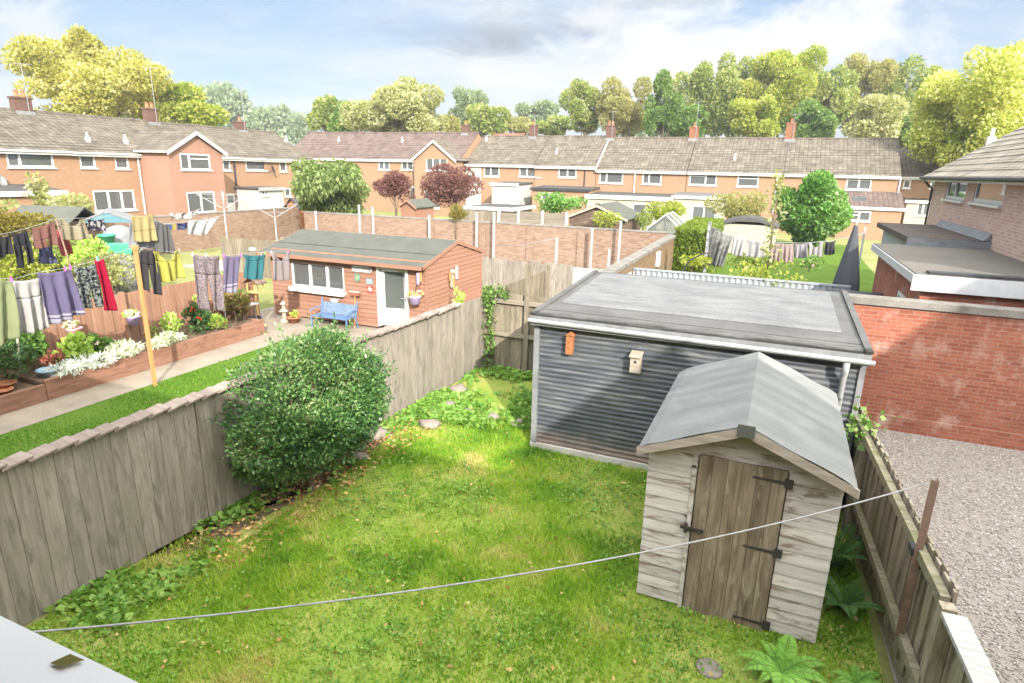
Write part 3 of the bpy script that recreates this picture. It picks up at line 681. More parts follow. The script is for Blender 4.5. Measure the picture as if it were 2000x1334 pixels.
for sg in (-1, 1):
    mb = MB(); n0 = 6
    P = [(0, AP-.005), (.965*sg, rz_(.965)-.005), (.965*sg, rz_(.965)-.085), (0, AP-.10)]
    mb.prism(P, 'y', ya-.004, ya+.018); mb.build('bargeboard', M['barge'], sh)

# ================================================================== DARK GARAGE
g = thing('garage', 'long low garage of dark corrugated metal with flat felted roof and grey gutter', 'garage', (-3.23, 8.7, 0)); W, D = 4.56, 3.5
t = NT('painted_corrugated_metal'); o = t.obj()
f = t.noise(t.mapping(o, (.5, 1, 5)), 2.2, 6, .65, .8); c = t.ramp(f, [(.3, (.035,.04,.052)), (.5, (.066,.072,.085)), (.72, (.15,.154,.16))])
sx = t.n('SeparateXYZ'); t.set(sx, 0, o); low = t.ramp(t.math('ADD', sx.outputs[2], t.math('MULTIPLY', t.noise(o, 3, 5), .5)), [(.38, 1.0), (.62, 0.0)])
c = t.mix(t.math('MULTIPLY', low, .6), c, (.30,.21,.17)); t.bsdf(c, .38, t.bump(t.noise(o, 30, 4), .3, .004), .5); M['corr'] = t.m
mb = MB(); n = 208
def wob(x, z): return .006*math.sin(x*2.3+z*3)+.004*math.sin(x*5.1-z*7)
for i in range(n):
    z0, z1 = .1+2.12*i/n, .1+2.12*(i+1)/n; f = lambda z: .005*math.sin(2*PI*z/.078)
    for j in range(12):
        xa, xb = .05+(W-.07)*j/12, .05+(W-.07)*(j+1)/12
        mb.quad((xa, f(z0)+wob(xa, z0), z0), (xb, f(z0)+wob(xb, z0), z0), (xb, f(z1)+wob(xb, z1), z1), (xa, f(z1)+wob(xa, z1), z1))
    for x in (.02, W-.02): mb.quad((x+f(z0)*.8, .02, z0), (x+f(z0)*.8, D, z0), (x+f(z1)*.8, D, z1), (x+f(z1)*.8, .02, z1))
mb.quad((.02, D, 0), (W-.02, D, 0), (W-.02, D, 2.3), (.02, D, 2.3)); mb.build('wall', M['corr'], g, True)
MB().box(-.02, .07, -.035, .05, 0, 2.2).build('corner_trim', M['lead'], g); MB().box(W-.05, W+.02, -.035, .05, 0, 2.2).build('corner_trim', M['lead'], g)
MB().box(-.03, W+.03, -.04, .03, -.05, .1).build('plinth', M['conc'], g)
mb = MB(); za = lambda y: 2.29+.042*(y+.2)
mb.poly([(-.04, -.15, za(-.15)), (W+.03, -.15, za(-.15)), (W+.03, D+.05, za(D)), (-.04, D+.05, za(D))]); k = len(mb.v)
mb.poly([(-.04, -.15, za(-.15)-.10), (W+.03, -.15, za(-.15)-.10), (W+.03, D+.05, za(D)-.1), (-.04, D+.05, za(D)-.1)])
for i in range(4): mb.f.append((i, (i+1) % 4, k+(i+1) % 4, k+i))
t = NT('dirty_garage_felt'); o = t.obj(); sx = t.n('SeparateXYZ'); t.set(sx, 0, o)
c = t.ramp(t.mix(.4, t.noise(o, 1.6, 6, .65), t.noise(o, 40, 4)), [(.3, (.06,.06,.06)), (.5, (.095,.095,.095)), (.7, (.125,.125,.122))])
edge = t.ramp(t.math('ADD', t.math('MULTIPLY', sx.outputs[1], 1.3), t.math('MULTIPLY', t.noise(t.mapping(o, (.8, 3, 1)), 2.4, 7, .7), 1.1)), [(.42, .9), (.66, 0.0)])
c = t.mix(edge, c, (.022,.021,.018)); c = t.mix(t.ramp(t.noise(o, 1.1, 7, .7), [(.58, 0.0), (.75, .6)]), c, (.05,.047,.04)); t.bsdf(c, .8, t.bump(t.noise(o, 70, 4), .4, .005), .15); M['garfelt'] = t.m
t = NT('dirty_roof_sheet'); o = t.obj(); c = t.ramp(t.mix(.35, t.noise(t.mapping(o, (1, 2.6, 1)), 1.3, 7, .68, .5), t.noise(o, 30, 5)), [(.3, (.075,.077,.08)), (.48, (.125,.128,.132)), (.62, (.175,.177,.18)), (.75, (.22,.22,.22))])
t.bsdf(c, .65, t.bump(t.noise(o, 90, 3), .3, .003), .2); M['garsheet'] = t.m
rr = mb.build('roof', M['garfelt'], g)
mb = MB(); x0, x1, y0, y1 = .16, W-.24, .72, D-.12
mb.box(x0, x1, y0, y1, .003, .016, lambda p: Vector((p.x, p.y, p.z+za(p.y)))); mb.build('roof_sheet', M['garsheet'], rr)
for i, y in enumerate((.02, .38)): MB().box(-.03, W+.02, y-.13, y+.19, .003, .009, lambda p: Vector((p.x, p.y+.01*math.sin(p.x*9), p.z+za(p.y)))).build('felt_lap', M['garfelt'], rr)
for x in (-.02, W+.01): MB().box(x-.045, x+.045, -.15, D+.05, .004, .035, lambda p: Vector((p.x, p.y, p.z+za(p.y)))).build('edge_trim', M['garfelt'], rr)
MB().tube([(-.06, -.2, 2.215), (W+.08, -.2, 2.195)], .033, 8).build('gutter', M['pipe'], g)
MB().box(-.04, W+.04, -.168, -.151, 2.14, 2.285).build('fascia', M['lead'], g)
dn = 4.33
MB().tube([(dn, -.2, 2.16), (dn, -.17, 2.02), (dn, -.09, 1.9), (dn, -.09, .25)], .042, 8).build('downpipe', M['pipe'], g, True)
# on its wall
t = thing('nest_box', 'rusty orange nest box fixed to the dark corrugated wall, under the gutter', 'box', (-2.63, 8.65, 1.83))
MB().box(-.055, .055, -.09, 0, 0, .2).prism([(-.075, .2), (.075, .2), (0, .26)], 'y', -.11, 0).build('box_body', M['rust'], t); MB().box(-.05, .05, -.11, 0, -.09, -.0).build('perch', M['rust'], t)
t = thing('bird_box', 'pale wooden bird box hung on the dark corrugated wall near its middle', 'bird box', (-1.60, 8.66, 1.6))
MB().box(-.075, .075, -.13, 0, 0, .27).build('box_body', M['barge'], t); MB().box(-.09, .09, -.17, .01, 0, .02, lambda p: Vector((p.x, p.y, .285+p.z+(p.y+.0)*.25))).build('lid', M['barge'], t)
h = MB().lathe([(.022, 0), (.022, .004)], (0, 0, 0), 12).build('hole', M['black'], t); h.rotation_euler = (R(90), 0, 0); h.location = (0, -.1305, .17)

# ================================================================== BRICK WALL ON THE RIGHT
w = thing('brick_wall', 'high red brick wall stained with white lime, behind the gravel yard', 'wall', (1.38, 12.22, 0))
MB().box(0, 9, 0, .24, -.1, 2.28).build('brickwork', M['brickred'], w); MB().box(-.02, 9, -.05, .29, 2.28, 2.40).build('coping', M['coping'], w)
MB().box(0, 9, -.045, -.002, -.1, .28).build('plinth', M['brickred'], w)

# ================================================================== BUSH, FERNS, IVY, STONES
M['bushleaf'] = m_leaf('bush_leaf', [(.022,.065,.022), (.042,.115,.032), (.08,.18,.045), (.14,.25,.075), (.21,.25,.12)], .2, .35, 1.6)
t = thing('round_bush', 'large round clipped dark green bush overhanging the left fence', 'bush', (-5.76, 6.32, 0))
lb = [(0, 0, 1.27, .80, 1.30, .92), (.08, 0, .85, .80, 1.2, .6)] + [(x*.74*.9, y*.8*1.4, 1.24+z*.76, .27*s, .36*s, .27*s) for (x, y, z), s in zip(rdirs(60), .45+1.1*RNG.random(60))]
P, d = lobes_points(lb, 60000, .74)
sdir = rdirs(150); sdir = sdir[sdir[:, 2] > -.45]; sb = sdir*np.array([.80, 1.32, .92]) + np.array([0, 0, 1.25]); sl = RNG.uniform(.08, .3, len(sdir)); tt = RNG.random((len(sdir), 14, 1))     # stray shoots
SP = (sb[:, None] + (sdir*np.array([1, 1, .6]) + np.array([0, 0, .5]))[:, None]*tt*sl[:, None, None] + RNG.normal(size=(len(sdir), 14, 3))*.018).reshape(-1, 3)
P = np.vstack([P, SP]); d = np.vstack([d, np.repeat(sdir, 14, 0)]); k = P[:, 2] > .16; P, d = P[k], d[k]
leaf_mesh('foliage', P, unit(d*.8+rdirs(len(P))*.7+np.array([0, 0, .25])), .047*(.6+.8*RNG.random(len(P))), M['bushleaf'], t, .55)
mb = MB(); branches(mb, (0, 0, -.1), (.05, .1, 1.5), .07, [l[:3] for l in lb[2:16]]); branches(mb, (.2, -.3, -.1), (.2, -.5, 1.3), .05, [l[:3] for l in lb[16:26]]); mb.build('stem', M['bark'], t)
M['fernleaf'] = m_leaf('fern_leaf', [(0.135, 0.297, 0.054), (0.23, 0.459, 0.081), (0.351, 0.594, 0.135)], .4, .5, 2)
M['ferndark'] = m_leaf('shaded_fern_leaf', [(.04,.11,.03), (.07,.17,.045), (.12,.24,.06)], .4, .5, 2)  # darker copy of the fern leaf, shade put into the colour
def fern(label, x, y, z, n, Lf, mat, seed, rise=.9):
    t = thing('fern', label, 'fern', (x, y, z)); rg = random.Random(seed); P = []; Dd = []; Ls = []; st = MB()
    for i in range(n):
        a = 2*PI*i/n+rg.uniform(-.3, .3); Li = Lf*rg.uniform(.7, 1.15); pts = []
        for j in range(13):
            q = j/12; r = Li*(q*.85); h = Li*(rise*q - .85*q*q); pts.append(Vector((math.cos(a)*r, math.sin(a)*r, .02+h)))
        st.tube(pts, [.005*(1-.7*j/12) for j in range(13)], 4)
        for j in range(1, 13):
            for s in (-1, 1):
                for e in (0, .25, .5, .75):
                    q = (j+e)/12.6; k = min(11, j-1 if e == 0 else j-1); p = pts[k].lerp(pts[k+1], e); dr = (pts[k+1]-pts[k]).normalized(); sd = dr.cross(Vector((0, 0, 1))).normalized()*s
                    P.append(p); Dd.append((sd + dr*.55 + Vector((0, 0, -.15))).normalized()); Ls.append(Li*.21*math.sin(PI*min(1, .12+q*.88))**.8*(1.05-q*.55))
    leaf_mesh('frond', np.array(P), np.array(Dd), np.array(Ls), M[mat], t, .19, .05, np.tile(np.array([[0., 0., 1.]]), (len(P), 1)))
    st.build('stalk', M[mat], t); return t
fern('bright green fern in front of the small shed door', .60, 5.2, 0, 11, .58, 'fernleaf', 3)
fern('small bright fern low by the right fence, at the shed corner', 1.22, 5.35, 0, 7, .34, 'fernleaf', 8)
fern('dark fern growing in the gap between shed and right fence', 1.2, 6.4, .0, 9, .55, 'ferndark', 4, 1.2)
fern('tall dark fern at the back of the gap between shed and right fence', 1.16, 7.2, .0, 9, .6, 'ferndark', 6, 1.5)
def climber(name, label, cat, pts, n, spread, L, mat, out=(0, -1, .3)):
    t = thing(name, label, cat, pts[0]); o = Vector(pts[0]); A = np.array(pts) - np.array(pts[0]); i = RNG.integers(0, len(A)-1, n); q = RNG.random((n, 1))
    P = A[i]*(1-q)+A[i+1]*q + RNG.normal(size=(n, 3))*np.array(spread); D = unit(np.array(out)+rdirs(n)*.9)
    leaf_mesh('foliage', P, D, L*(.6+.8*RNG.random(n)), M[mat], t, .8, .1)
    MB().tube([tuple(p) for p in A], .008, 5).build('stem', M['bark'], t); return t
M['ivy'] = m_leaf('ivy_leaf', [(.07,.15,.035), (.12,.23,.05), (.24,.33,.11)], .3, .5, 2)
climber('ivy', 'trailing ivy hanging down the pale end fence in the garden corner', 'ivy', [(-5.62, 12.1, .05), (-5.6, 12.1, .9), (-5.62, 12.1, 1.6), (-5.7, 12.12, 1.85), (-5.2, 12.12, 1.8)], 620, (.07, .03, .07), .075, 'ivy')
climber('bramble', 'leafy bramble sprawling over the fence beside the garage downpipe', 'bramble', [(1.15, 8.35, .3), (1.2, 8.3, 1.1), (1.3, 8.2, 1.5), (1.45, 7.9, 1.55)], 150, (.1, .1, .12), .09, 'ivy', (.2, -.5, .6))
for i, (px, py, r, lab) in enumerate([(1010, 830, .13, 'flat pale stone edging the lawn, nearest the dark garage'), (962, 818, .14, 'pale stone at the lawn edge, second from the garage'), (915, 806, .1, 'small grey stone half sunk in weeds at the lawn end'), (880, 795, .15, 'rounded grey stone at the end of the lawn, near the left fence'), (850, 812, .12, 'low pinkish stone in the weeds below the left fence'), (838, 832, .16, 'long grey stone against the weeds by the left fence'), (895, 765, .2, 'brown mossy boulder against the far end of the left fence'), (735, 850, .2, 'buff slab of rock beside the round bush'), (700, 895, .14, 'small buff rock under the edge of the round bush')]):
    p = at_z(px, py); me = MB(); me.ball((0, 0, 0), r, .55, 12); o = me.build('rock', M['stone'], None, True)
    for v in o.data.vertices: v.co += Vector((math.sin(v.co.y*31+i)*.02, math.cos(v.co.x*27+i*2)*.02, math.sin(v.co.x*19+v.co.y*23+i)*.015)); v.co.x *= 1.0+.35*((i*7) % 3)/2
    o.location = (p.x, p.y, r*.2); tag(o, lab, 'stone', 'stones edging the lawn')
p = at_z(1385, 1305); o = MB().ball((0, 0, 0), .13, .2, 12).build('rock', M['stone'], None, True); o.location = (p.x, p.y, .0); tag(o, 'flat stone sunk in the lawn in front of the fern', 'stone')
# ================================================================== NEIGHBOUR'S GARDEN: bed, fence, plants
b = thing('raised_bed', 'long raised bed of red-brown sleepers beside the concrete path', 'raised bed', (-12.33, 6.55, 0))
mb = MB()
for z, h in ((0, .2), (.204, .2)):
    y = 0
    for L in ((2.1, 1.75, 1.75) if z == 0 else (1.6, 1.5, 2.5)):
        mb.box(-.09, 0, y+.004, min(y+L, 5.5)-.004, z, z+h); y += L
mb.box(-1.2, -.09, 5.40, 5.49, 0, .4); mb.build('sleeper_wall', M['sleeper'], b)
MB().box(-1.25, -.09, 0, 5.4, .2, .36).build('soil', M['soil'], b)
b = thing('raised_bed', 'lower near length of sleeper bed in the house shadow, at the left edge', 'raised bed', (-12.33, 2.5, 0))
MB().box(-.09, 0, 0, 4.04, 0, .19).box(-.09, 0, 0, 4.04, .194, .33).build('sleeper_wall', M['sleeper'], b); MB().box(-1.25, -.09, 0, 4.04, .1, .27).build('soil', M['soil'], b)
board_fence('boundary_fence', 'red-brown stained board fence behind the raised bed with flower pots hung on it', (-13.62, 3.0), (-13.62, 13.2), .0, 1.5, 'fencebrown', .12, -1, (), posts=((6.1, 1.55),))
board_fence('garden_fence', 'pale grey board fence between the washing and the back wall, left of the brown cabin', (-21.0, 18.6), (-13.7, 18.6), 0, 1.5, 'fencepale', .16, -1, (), posts=((3.4, 1.7),), postmat='fencegrey')

def clump(name, label, cat, p, r, h, n, L, mat, flowers=None, aspect=.6, up=.5, droop=0, group=None, ry=None, fl=.05):
    t = thing(name, label, cat, p, 0, group); lb = gen_lobes((0, 0, h*.5), (r*.7, (ry or r)*.7, h*.42), 9, .5, 1, int(abs(p[0]*100+p[1]*37)))
    P, d = lobes_points(lb, n, .55); D = unit(d*.7+rdirs(n)*.6+np.array([0, 0, up-droop])); leaf_mesh('foliage', P, D, L*(.6+.8*RNG.random(n)), M[mat], t, aspect)
    MB().tube([(0, 0, -.05), (.01, .01, h*.5)], .018, 5).build('stem', M['bark'], t)
    if flowers:
        fm, k = flowers; P, d = lobes_points(lb, k, .96); kk = d[:, 2] > -.3; P, d = P[kk], d[kk]; P = np.repeat(P, 6, 0) + RNG.normal(size=(len(P)*6, 3))*.008; dd = np.repeat(d, 6, 0)
        leaf_mesh('blossoms', P, unit(dd*.6+rdirs(len(P))), fl, M[fm], t, .8)
    return t
for nm, st in dict(fl_red=[(.55,.03,.02),(.75,.08,.05)], fl_pink=[(.75,.25,.38),(.85,.50,.58)], fl_pale=[(.80,.62,.62),(.86,.78,.74)], fl_yellow=[(.80,.55,.05),(.85,.68,.15)], fl_orange=[(.75,.30,.06),(.85,.45,.12)],
    silver=[(.38,.42,.42),(.55,.60,.58),(.68,.72,.69)], silverlime=[(.48,.55,.42),(.66,.72,.56),(.76,.80,.68)], lime=[(.22,.36,.05),(.34,.50,.09),(.48,.60,.18)], midgreen=[(.07,.16,.035),(.12,.24,.05),(.20,.32,.08)], olive=[(.14,.18,.05),(.24,.27,.08),(.36,.33,.12)],
    deep=[(.03,.08,.03),(.06,.13,.04),(.10,.18,.05)], bronze=[(.22,.11,.05),(.20,.20,.06),(.30,.26,.09)], russet=[(.25,.07,.05),(.34,.14,.09)], sage=[(.16,.22,.13),(.24,.30,.18),(.34,.40,.26)]).items():
    M[nm] = m_leaf(nm+'_petal' if nm.startswith('fl_') else nm+'_leaf', st, .3, .6, 4)
def bedp(u, v, X=-12.75, z=None):
    p = at_x(u, v, X); return (X, p.y, .36 if z is None else z)
clump('silver_ragwort', 'large silver grey plant spilling over the near end of the raised bed, in shade', 'plant', bedp(155, 715, -12.5, .33), .42, .34, 1500, .1, 'silver', None, .22, .1, .2, ry=.75)
clump('silver_ragwort', 'pale silver plant spilling over the sleepers, left of the orange prop', 'plant', bedp(240, 690, -12.5, .38), .33, .30, 1100, .09, 'silverlime', None, .25, .1, .25, ry=.5)
clump('silver_ragwort', 'pale silver plant on the bed edge, right of the orange prop', 'plant', bedp(325, 665, -12.5, .38), .3, .27, 1100, .09, 'silverlime', None, .25, .1, .2, ry=.65)
clump('hosta', 'lime green leafy plant in the raised bed under the lilac striped towel', 'plant', bedp(145, 700, -12.95), .36, .5, 420, .14, 'lime', None, .7, ry=.5)
clump('hydrangea', 'green hydrangea with pale pink heads in the bed, right of the lime plant', 'plant', bedp(195, 690, -13.0), .33, .55, 520, .1, 'midgreen', ('fl_pale', 16), .65, fl=.07)
clump('geranium', 'red geranium in full flower in the sunny bed, left of the brown cabin', 'plant', bedp(388, 655, -12.9), .42, .65, 800, .09, 'deep', ('fl_red', 26), .7, fl=.075)
clump('bedding_plant', 'yellow-green bedding plant with orange flowers at the foot of the red geranium', 'plant', bedp(425, 662, -12.65), .33, .42, 600, .08, 'lime', ('fl_orange', 12), .6)
clump('bedding_plant', 'small pink flowering plant between the prop and the red geranium', 'plant', bedp(335, 660, -13.1), .28, .5, 480, .08, 'lime', ('fl_pink', 12), .6)
clump('shrub', 'bronze-leaved shrub at the cabin end of the raised bed', 'shrub', bedp(462, 640, -12.95), .48, .95, 1200, .1, 'bronze', None, .6)
clump('low_shrub', 'dull green low plant in the bed just right of the orange prop', 'plant', bedp(300, 680, -13.1), .26, .35, 420, .07, 'olive', None, .5)
clump('fuchsia', 'reddish plant behind the silver plant at the shaded end of the bed', 'plant', bedp(110, 725, -12.9), .25, .5, 320, .08, 'russet', None, .6)
clump('conifer_shrub', 'soft dark green bushy shrub behind the white pole in the shaded bed', 'shrub', (-13.0, 6.1, .25), .6, 1.15, 2600, .09, 'deep', None, .25, .4, ry=.8)
clump('leafy_shrub', 'light green leafy sprays against the brown fence beneath the white trousers', 'shrub', (-13.3, 6.9, .3), .35, 1.1, 500, .11, 'midgreen', None, .6)
clump('low_shrub', 'pale bright green plant in the lower bed at the left edge', 'plant', (-12.75, 5.6, .27), .2, .3, 330, .08, 'lime', None, .6)
clump('bracken', 'green fern-like plant in the deep shade of the lower bed', 'plant', (-13.0, 5.1, .27), .35, .5, 500, .09, 'deep', None, .5)
def pot(label, p, r, h, mat, cat='pot', group=None):
    o = MB().lathe([(r*.7, 0), (r*.98, h*.85), (r*1.08, h*.86), (r*1.08, h), (r*.9, h), (r*.85, h*.8)], (0, 0, 0), 18).build('plant_pot', M[mat], None, True); o.location = p; return tag(o, label, cat, group)
M['bluepot'] = m_plain('blue_grey_glaze', (.22,.33,.42), .4)
pot('blue-grey pot half hidden behind the silver plant', bedp(95, 728, -12.7, .28), .19, .22, 'bluepot')
pot('terracotta pot at the foot of the white pole', (-12.8, 6.15, .27), .16, .16, 'terracotta'); pot('broad terracotta pan lying on the soil of the lower bed', (-12.62, 6.0, .27), .15, .1, 'terracotta')
p = at_x(40, 728, -12.8); q = at_x(32, 640, -12.8)
tag(MB().tube([(p.x, p.y, p.z), (q.x, q.y, q.z)], [.026, .02], 8).build('garden_pole', M['offwhite'], None, True), 'thin white pole standing in the terracotta pot below the green cloth', 'pole')
t = thing('line_prop', 'orange wooden prop holding up the loaded washing line beside the path', 'line prop', (-11.31, 8.0, 0))
MB().box(-.03, .03, -.03, .03, -.02, 2.83).build('pole', M['postwood'], t); MB().box(-.045, .045, -.045, .045, 2.80, 2.88).build('fork', M['postwood'], t)

def hanging(label, x, y, z, mat, face, flw, leafm='lime', r=.15):
    t = thing('hanging_pot', label, 'hanging pot', (x, y, z))
    MB().lathe([(r*.72, -.2), (r*.95, -.02), (r*1.06, -.01), (r*1.06, .01), (r*.92, .01)], (0, 0, 0), 16).build('pot', M[mat], t, True)
    bx, by = face; MB().tube([(bx*.22, by*.22, .02), (bx*.22, by*.22, .35), (bx*.1, by*.1, .33), (0, 0, .05)], .007, 5).tube([(bx*.2, by*.2, -.1), (0, 0, -.1)], .007, 5).build('bracket', M['black'], t)
    lb = gen_lobes((0, 0, .06), (r*1.1, r*1.1, .09), 7, .6, 1, int(y*50)); P, d = lobes_points(lb, 260, .5); leaf_mesh('foliage', P, unit(d+rdirs(260)*.6+np.array([0, 0, .2])), .05, M[leafm], t, .6)
    P, d = lobes_points(lb, 40, .95); P = np.repeat(P, 5, 0)+RNG.normal(size=(200, 3))*.008; leaf_mesh('blossoms', P, unit(rdirs(200)+np.array([0, 0, .5])), .045, M[flw], t, .8); return t
M['lilacpot'] = m_plain('lilac_glaze', (.45,.36,.62), .4, .06); M['pinkpot'] = m_plain('pink_glaze', (.72,.36,.42), .4, .06)
hanging('lilac pot of trailing greenery hung on the brown fence under the red trousers', -13.40, 9.18, .98, 'lilacpot', (-1, 0), 'fl_pale')
hanging('pink pot hung on the brown fence below the lilac striped towel', -13.40, 7.86, 1.0, 'pinkpot', (-1, 0), 'fl_pale', 'olive')
hanging('pink pot hung on the brown fence behind the patterned leggings', -13.40, 11.1, 1.0, 'pinkpot', (-1, 0), 'fl_pink')
hanging('lilac hanging basket of pink and orange flowers on the cabin, right of its door', -8.58, 13.70, 1.12, 'lilacpot', (0, 1), 'fl_pink', 'lime', .17)

# ================================================================== CABIN
cx0, cx1, cy0, cy1, CE, CR = -13.72, -8.36, 13.95, 17.3, 1.98, 2.42
c = thing('cabin', 'red-brown clad garden cabin with grey felt roof, white window and glazed door', 'cabin', (cx0, cy0, 0)); CW, CD = cx1-cx0, cy1-cy0
wx = (-13.02-cx0, -11.08-cx0, .95, 1.72); dx0, dx1 = -9.95-cx0, -8.93-cx0
ops = [wx, (dx0, dx1, .1, 1.86)]
mb = MB(); z = .05; row = .125
while z < CR-.05:
    h = row; zm = z+h/2
    if z < CE-.02:
        segs = [(0.0, CW)]
        for a, b_, za_, zb_ in ops:
            if za_ < zm < zb_: segs = [s for x0, x1 in segs for s in ((x0, min(x1, a)), (max(x0, b_), x1)) if s[1]-s[0] > .02]
        for x0, x1 in segs: ship(mb, x0, x1, z, h, 0.0, .02)
    yl, yr = (0, CD) if z < CE-.05 else ((z+h-CE)/(CR-CE)*CD/2, CD-(z+h-CE)/(CR-CE)*CD/2)
    if yr-yl > .05:
        for xs, sg in ((0, -1), (CW, 1)):
            mb.box(yl, yr, 0, .018, z+.001, z+h-.001, lambda p, z=z, h=h, xs=xs, sg=sg: Vector((xs+sg*(.002+.018*(1-(p.z-z)/h)-p.y), p.x, p.z)))
    z += row
mb.quad((0, CD, 0), (CW, CD, 0), (CW, CD, CE), (0, CD, CE)); mb.build('wall', M['cabinwood'], c)
for q in ((-.03, .05, -.03, .04), (CW-.05, CW+.03, -.03, .04), (CW-.04, CW+.032, CD-.06, CD+.01)): MB().box(*q, 0, CE).build('corner_trim', M['cabinwood'], c)
MB().quad((.1, CD-.1, .04), (CW-.1, CD-.1, .04), (CW-.1, .1, .04), (.1, .1, .04)).build('floor', M['cabinwood'], c)
mb = MB(); k = (CR-CE)/(CD/2); e = .28
f = lambda y: CE+k*y+.03 if y < CD/2 else CR-k*(y-CD/2)+.03
for ya, yb in ((-e, CD/2), (CD+e, CD/2)):
    for i in range(8):
        y0, y1 = ya+(yb-ya)*i/8, ya+(yb-ya)*(i+1)/8
        for j in range(10):
            x0, x1 = -.3+(CW+.36)*j/10, -.3+(CW+.36)*(j+1)/10
            g_ = lambda x, y: f(y)+.005*math.sin(x*5+y*9)
            mb.quad(*[(x, y, g_(x, y)) for x, y in ((x0, y0), (x1, y0), (x1, y1), (x0, y1))])
mb.bar((-.3, .55, f(.55)+.006), (CW+.05, .55, f(.55)+.006), .06, .006)
rf_ = mb.build('roof', M['felt'], c)
mb = MB().box(-.3, CW+.06, -e-.02, -e, CE-e*k-.07, CE-e*k+.028)
for x in (-.3, CW+.04):
    mb.prism([(-e-.02, CE-e*k-.07), (-e-.02, CE-e*k+.03), (CD/2, CR+.032), (CD+e, CE-e*k+.03), (CD+e, CE-e*k-.07), (CD/2, CR-.07)], 'x', x, x+.02)
mb.build('fascia', M['cabinwood'], c)
window(c, *wx, mull=(.36, .68), name='window', fw=.07)
w0 = [o for o in c.children if o.name.startswith('window')][0]
MB().box(wx[0]-.02, wx[1]+.02, -.16, -.02, wx[2]-.11, wx[2]-.072).build('window_ledge', M['white'], w0)
dr = MB().box(dx0+.003, dx0+.09, -.05, .07, .1, 1.855).box(dx1-.075, dx1-.003, -.05, .07, .1, 1.855).box(dx0+.09, dx1-.075, -.03, .07, 1.78, 1.855).build('door_frame', M['white'], c)
hx = dx0+.10; an = R(14); fn = lambda p: Vector((hx+p.x*math.cos(an)-p.y*math.sin(an), .02+p.x*math.sin(an)+p.y*math.cos(an), p.z))
lw = .78; d = MB().box(0, .11, 0, .05, .12, 1.77, fn).box(lw-.11, lw, 0, .05, .12, 1.77, fn).box(.11, lw-.11, 0, .05, 1.66, 1.77, fn).box(.11, lw-.11, 0, .05, .12, .62, fn).box(.17, lw-.17, -.012, -.001, .2, .52, fn).build('door', M['white'], c)
MB().box(.112, lw-.112, .02, .03, .622, 1.658, fn).build('pane', M['glass'], d); MB().tube([fn(Vector((lw-.06, -.03, .92))), fn(Vector((lw-.2, -.04, .92)))], .012, 6).build('handle', M['steel'], d)
MB().box(dx0+.35, dx0+.55, -.12, -.02, 1.88, 1.93).ball((dx0+.45, -.08, 1.87), .06, .7).build('door_lamp', M['white'], c)
def onwall(name, label, cat, x, z, y=-.03): return thing(name, label, cat, (x, cy0+y, z))
def text(parent, s, size, loc, mat, rot=(R(90), 0, 0)):
    cu = bpy.data.curves.new('lettering', 'FONT'); cu.body = s; cu.size = size; cu.extrude = .001; cu.align_x = 'CENTER'; cu.align_y = 'CENTER'
    q = bpy.data.objects.new('lettering', cu); COL.objects.link(q); dg = bpy.context.evaluated_depsgraph_get(); me = bpy.data.meshes.new_from_object(q.evaluated_get(dg)); bpy.data.objects.remove(q)
    o = bpy.data.objects.new('lettering', me); COL.objects.link(o); me.materials.clear(); me.materials.append(mat); o.parent = parent; o.location = loc; o.rotation_euler = rot; return o
t = onwall('direction_sign', 'white arrow-ended sign reading TWO INN between the cabin window and door', 'sign', -10.42, 1.68)
MB().prism([(-.34, -.085), (.27, -.085), (.35, 0), (.27, .085), (-.34, .085)], 'y', -.02, 0).build('board', M['white'], t); text(t, 'TWO INN', .125, (-.06, -.0225, 0), M['black'])
MB().prism([(.215, -.06), (.25, -.06), (.30, 0), (.25, .06), (.215, .06), (.26, 0)], 'y', -.024, -.021).build('chevron', M['black'], t)
M['plaque'] = m_plain('verdigris', (.14,.25,.20), .5, .3, 14); M['skyblue'] = m_plain('sky_blue_enamel', (.20,.50,.66), .35)
t = onwall('wall_plaque', 'oval green plaque on the cabin wall below the white sign', 'plaque', -10.60, 1.43); MB().prism([(.09*math.cos(a*PI/8), .125*math.sin(a*PI/8)) for a in range(16)], 'y', -.025, 0).build('plate', M['plaque'], t)
MB().prism([(.05*math.cos(a*PI/8), .07*math.sin(a*PI/8)) for a in range(16)], 'y', -.032, -.026).build('boss', M['sage'], t)
t = onwall('wall_plate', 'small sky-blue plate beside the cabin door, above the red plate', 'sign', -10.19, 1.35); MB().box(-.09, .09, -.012, 0, -.07, .07).build('plate', M['skyblue'], t); MB().box(-.06, .05, -.0145, -.0125, .015, .04).build('marking', M['white'], t)
t = onwall('wall_plate', 'red plate with a white double-arrow emblem beside the cabin door', 'sign', -10.18, 1.13); MB().box(-.095, .095, -.012, 0, -.095, .095).build('plate', M['red'], t)
MB().box(-.075, .075, -.0145, -.0125, .012, .034).box(-.075, .075, -.0145, -.0125, -.034, -.012).prism([(-.06, -.012), (-.03, -.012), (.03, .012), (0, .012)], 'y', -.0145, -.0125).prism([(0, .034), (.03, .034), (-.02, .075), (-.05, .075)], 'y', -.0145, -.0125).prism([(.0, -.034), (-.03, -.034), (.02, -.075), (.05, -.075)], 'y', -.0145, -.0125).build('emblem', M['white'], t)
t = thing('broom', 'upturned broom leaning on the cabin wall between bench and door', 'broom', (-10.62, 13.84, 0)); MB().tube([(0, -.12, 0), (-.03, 0, 1.0)], .015, 7).build('handle', M['postwood'], t); MB().box(-.19, .13, -.04, .05, 1.0, 1.05).build('head', M['barge'], t); MB().box(-.18, .12, -.035, .045, .91, 1.0).build('bristles', M['russet'], t)
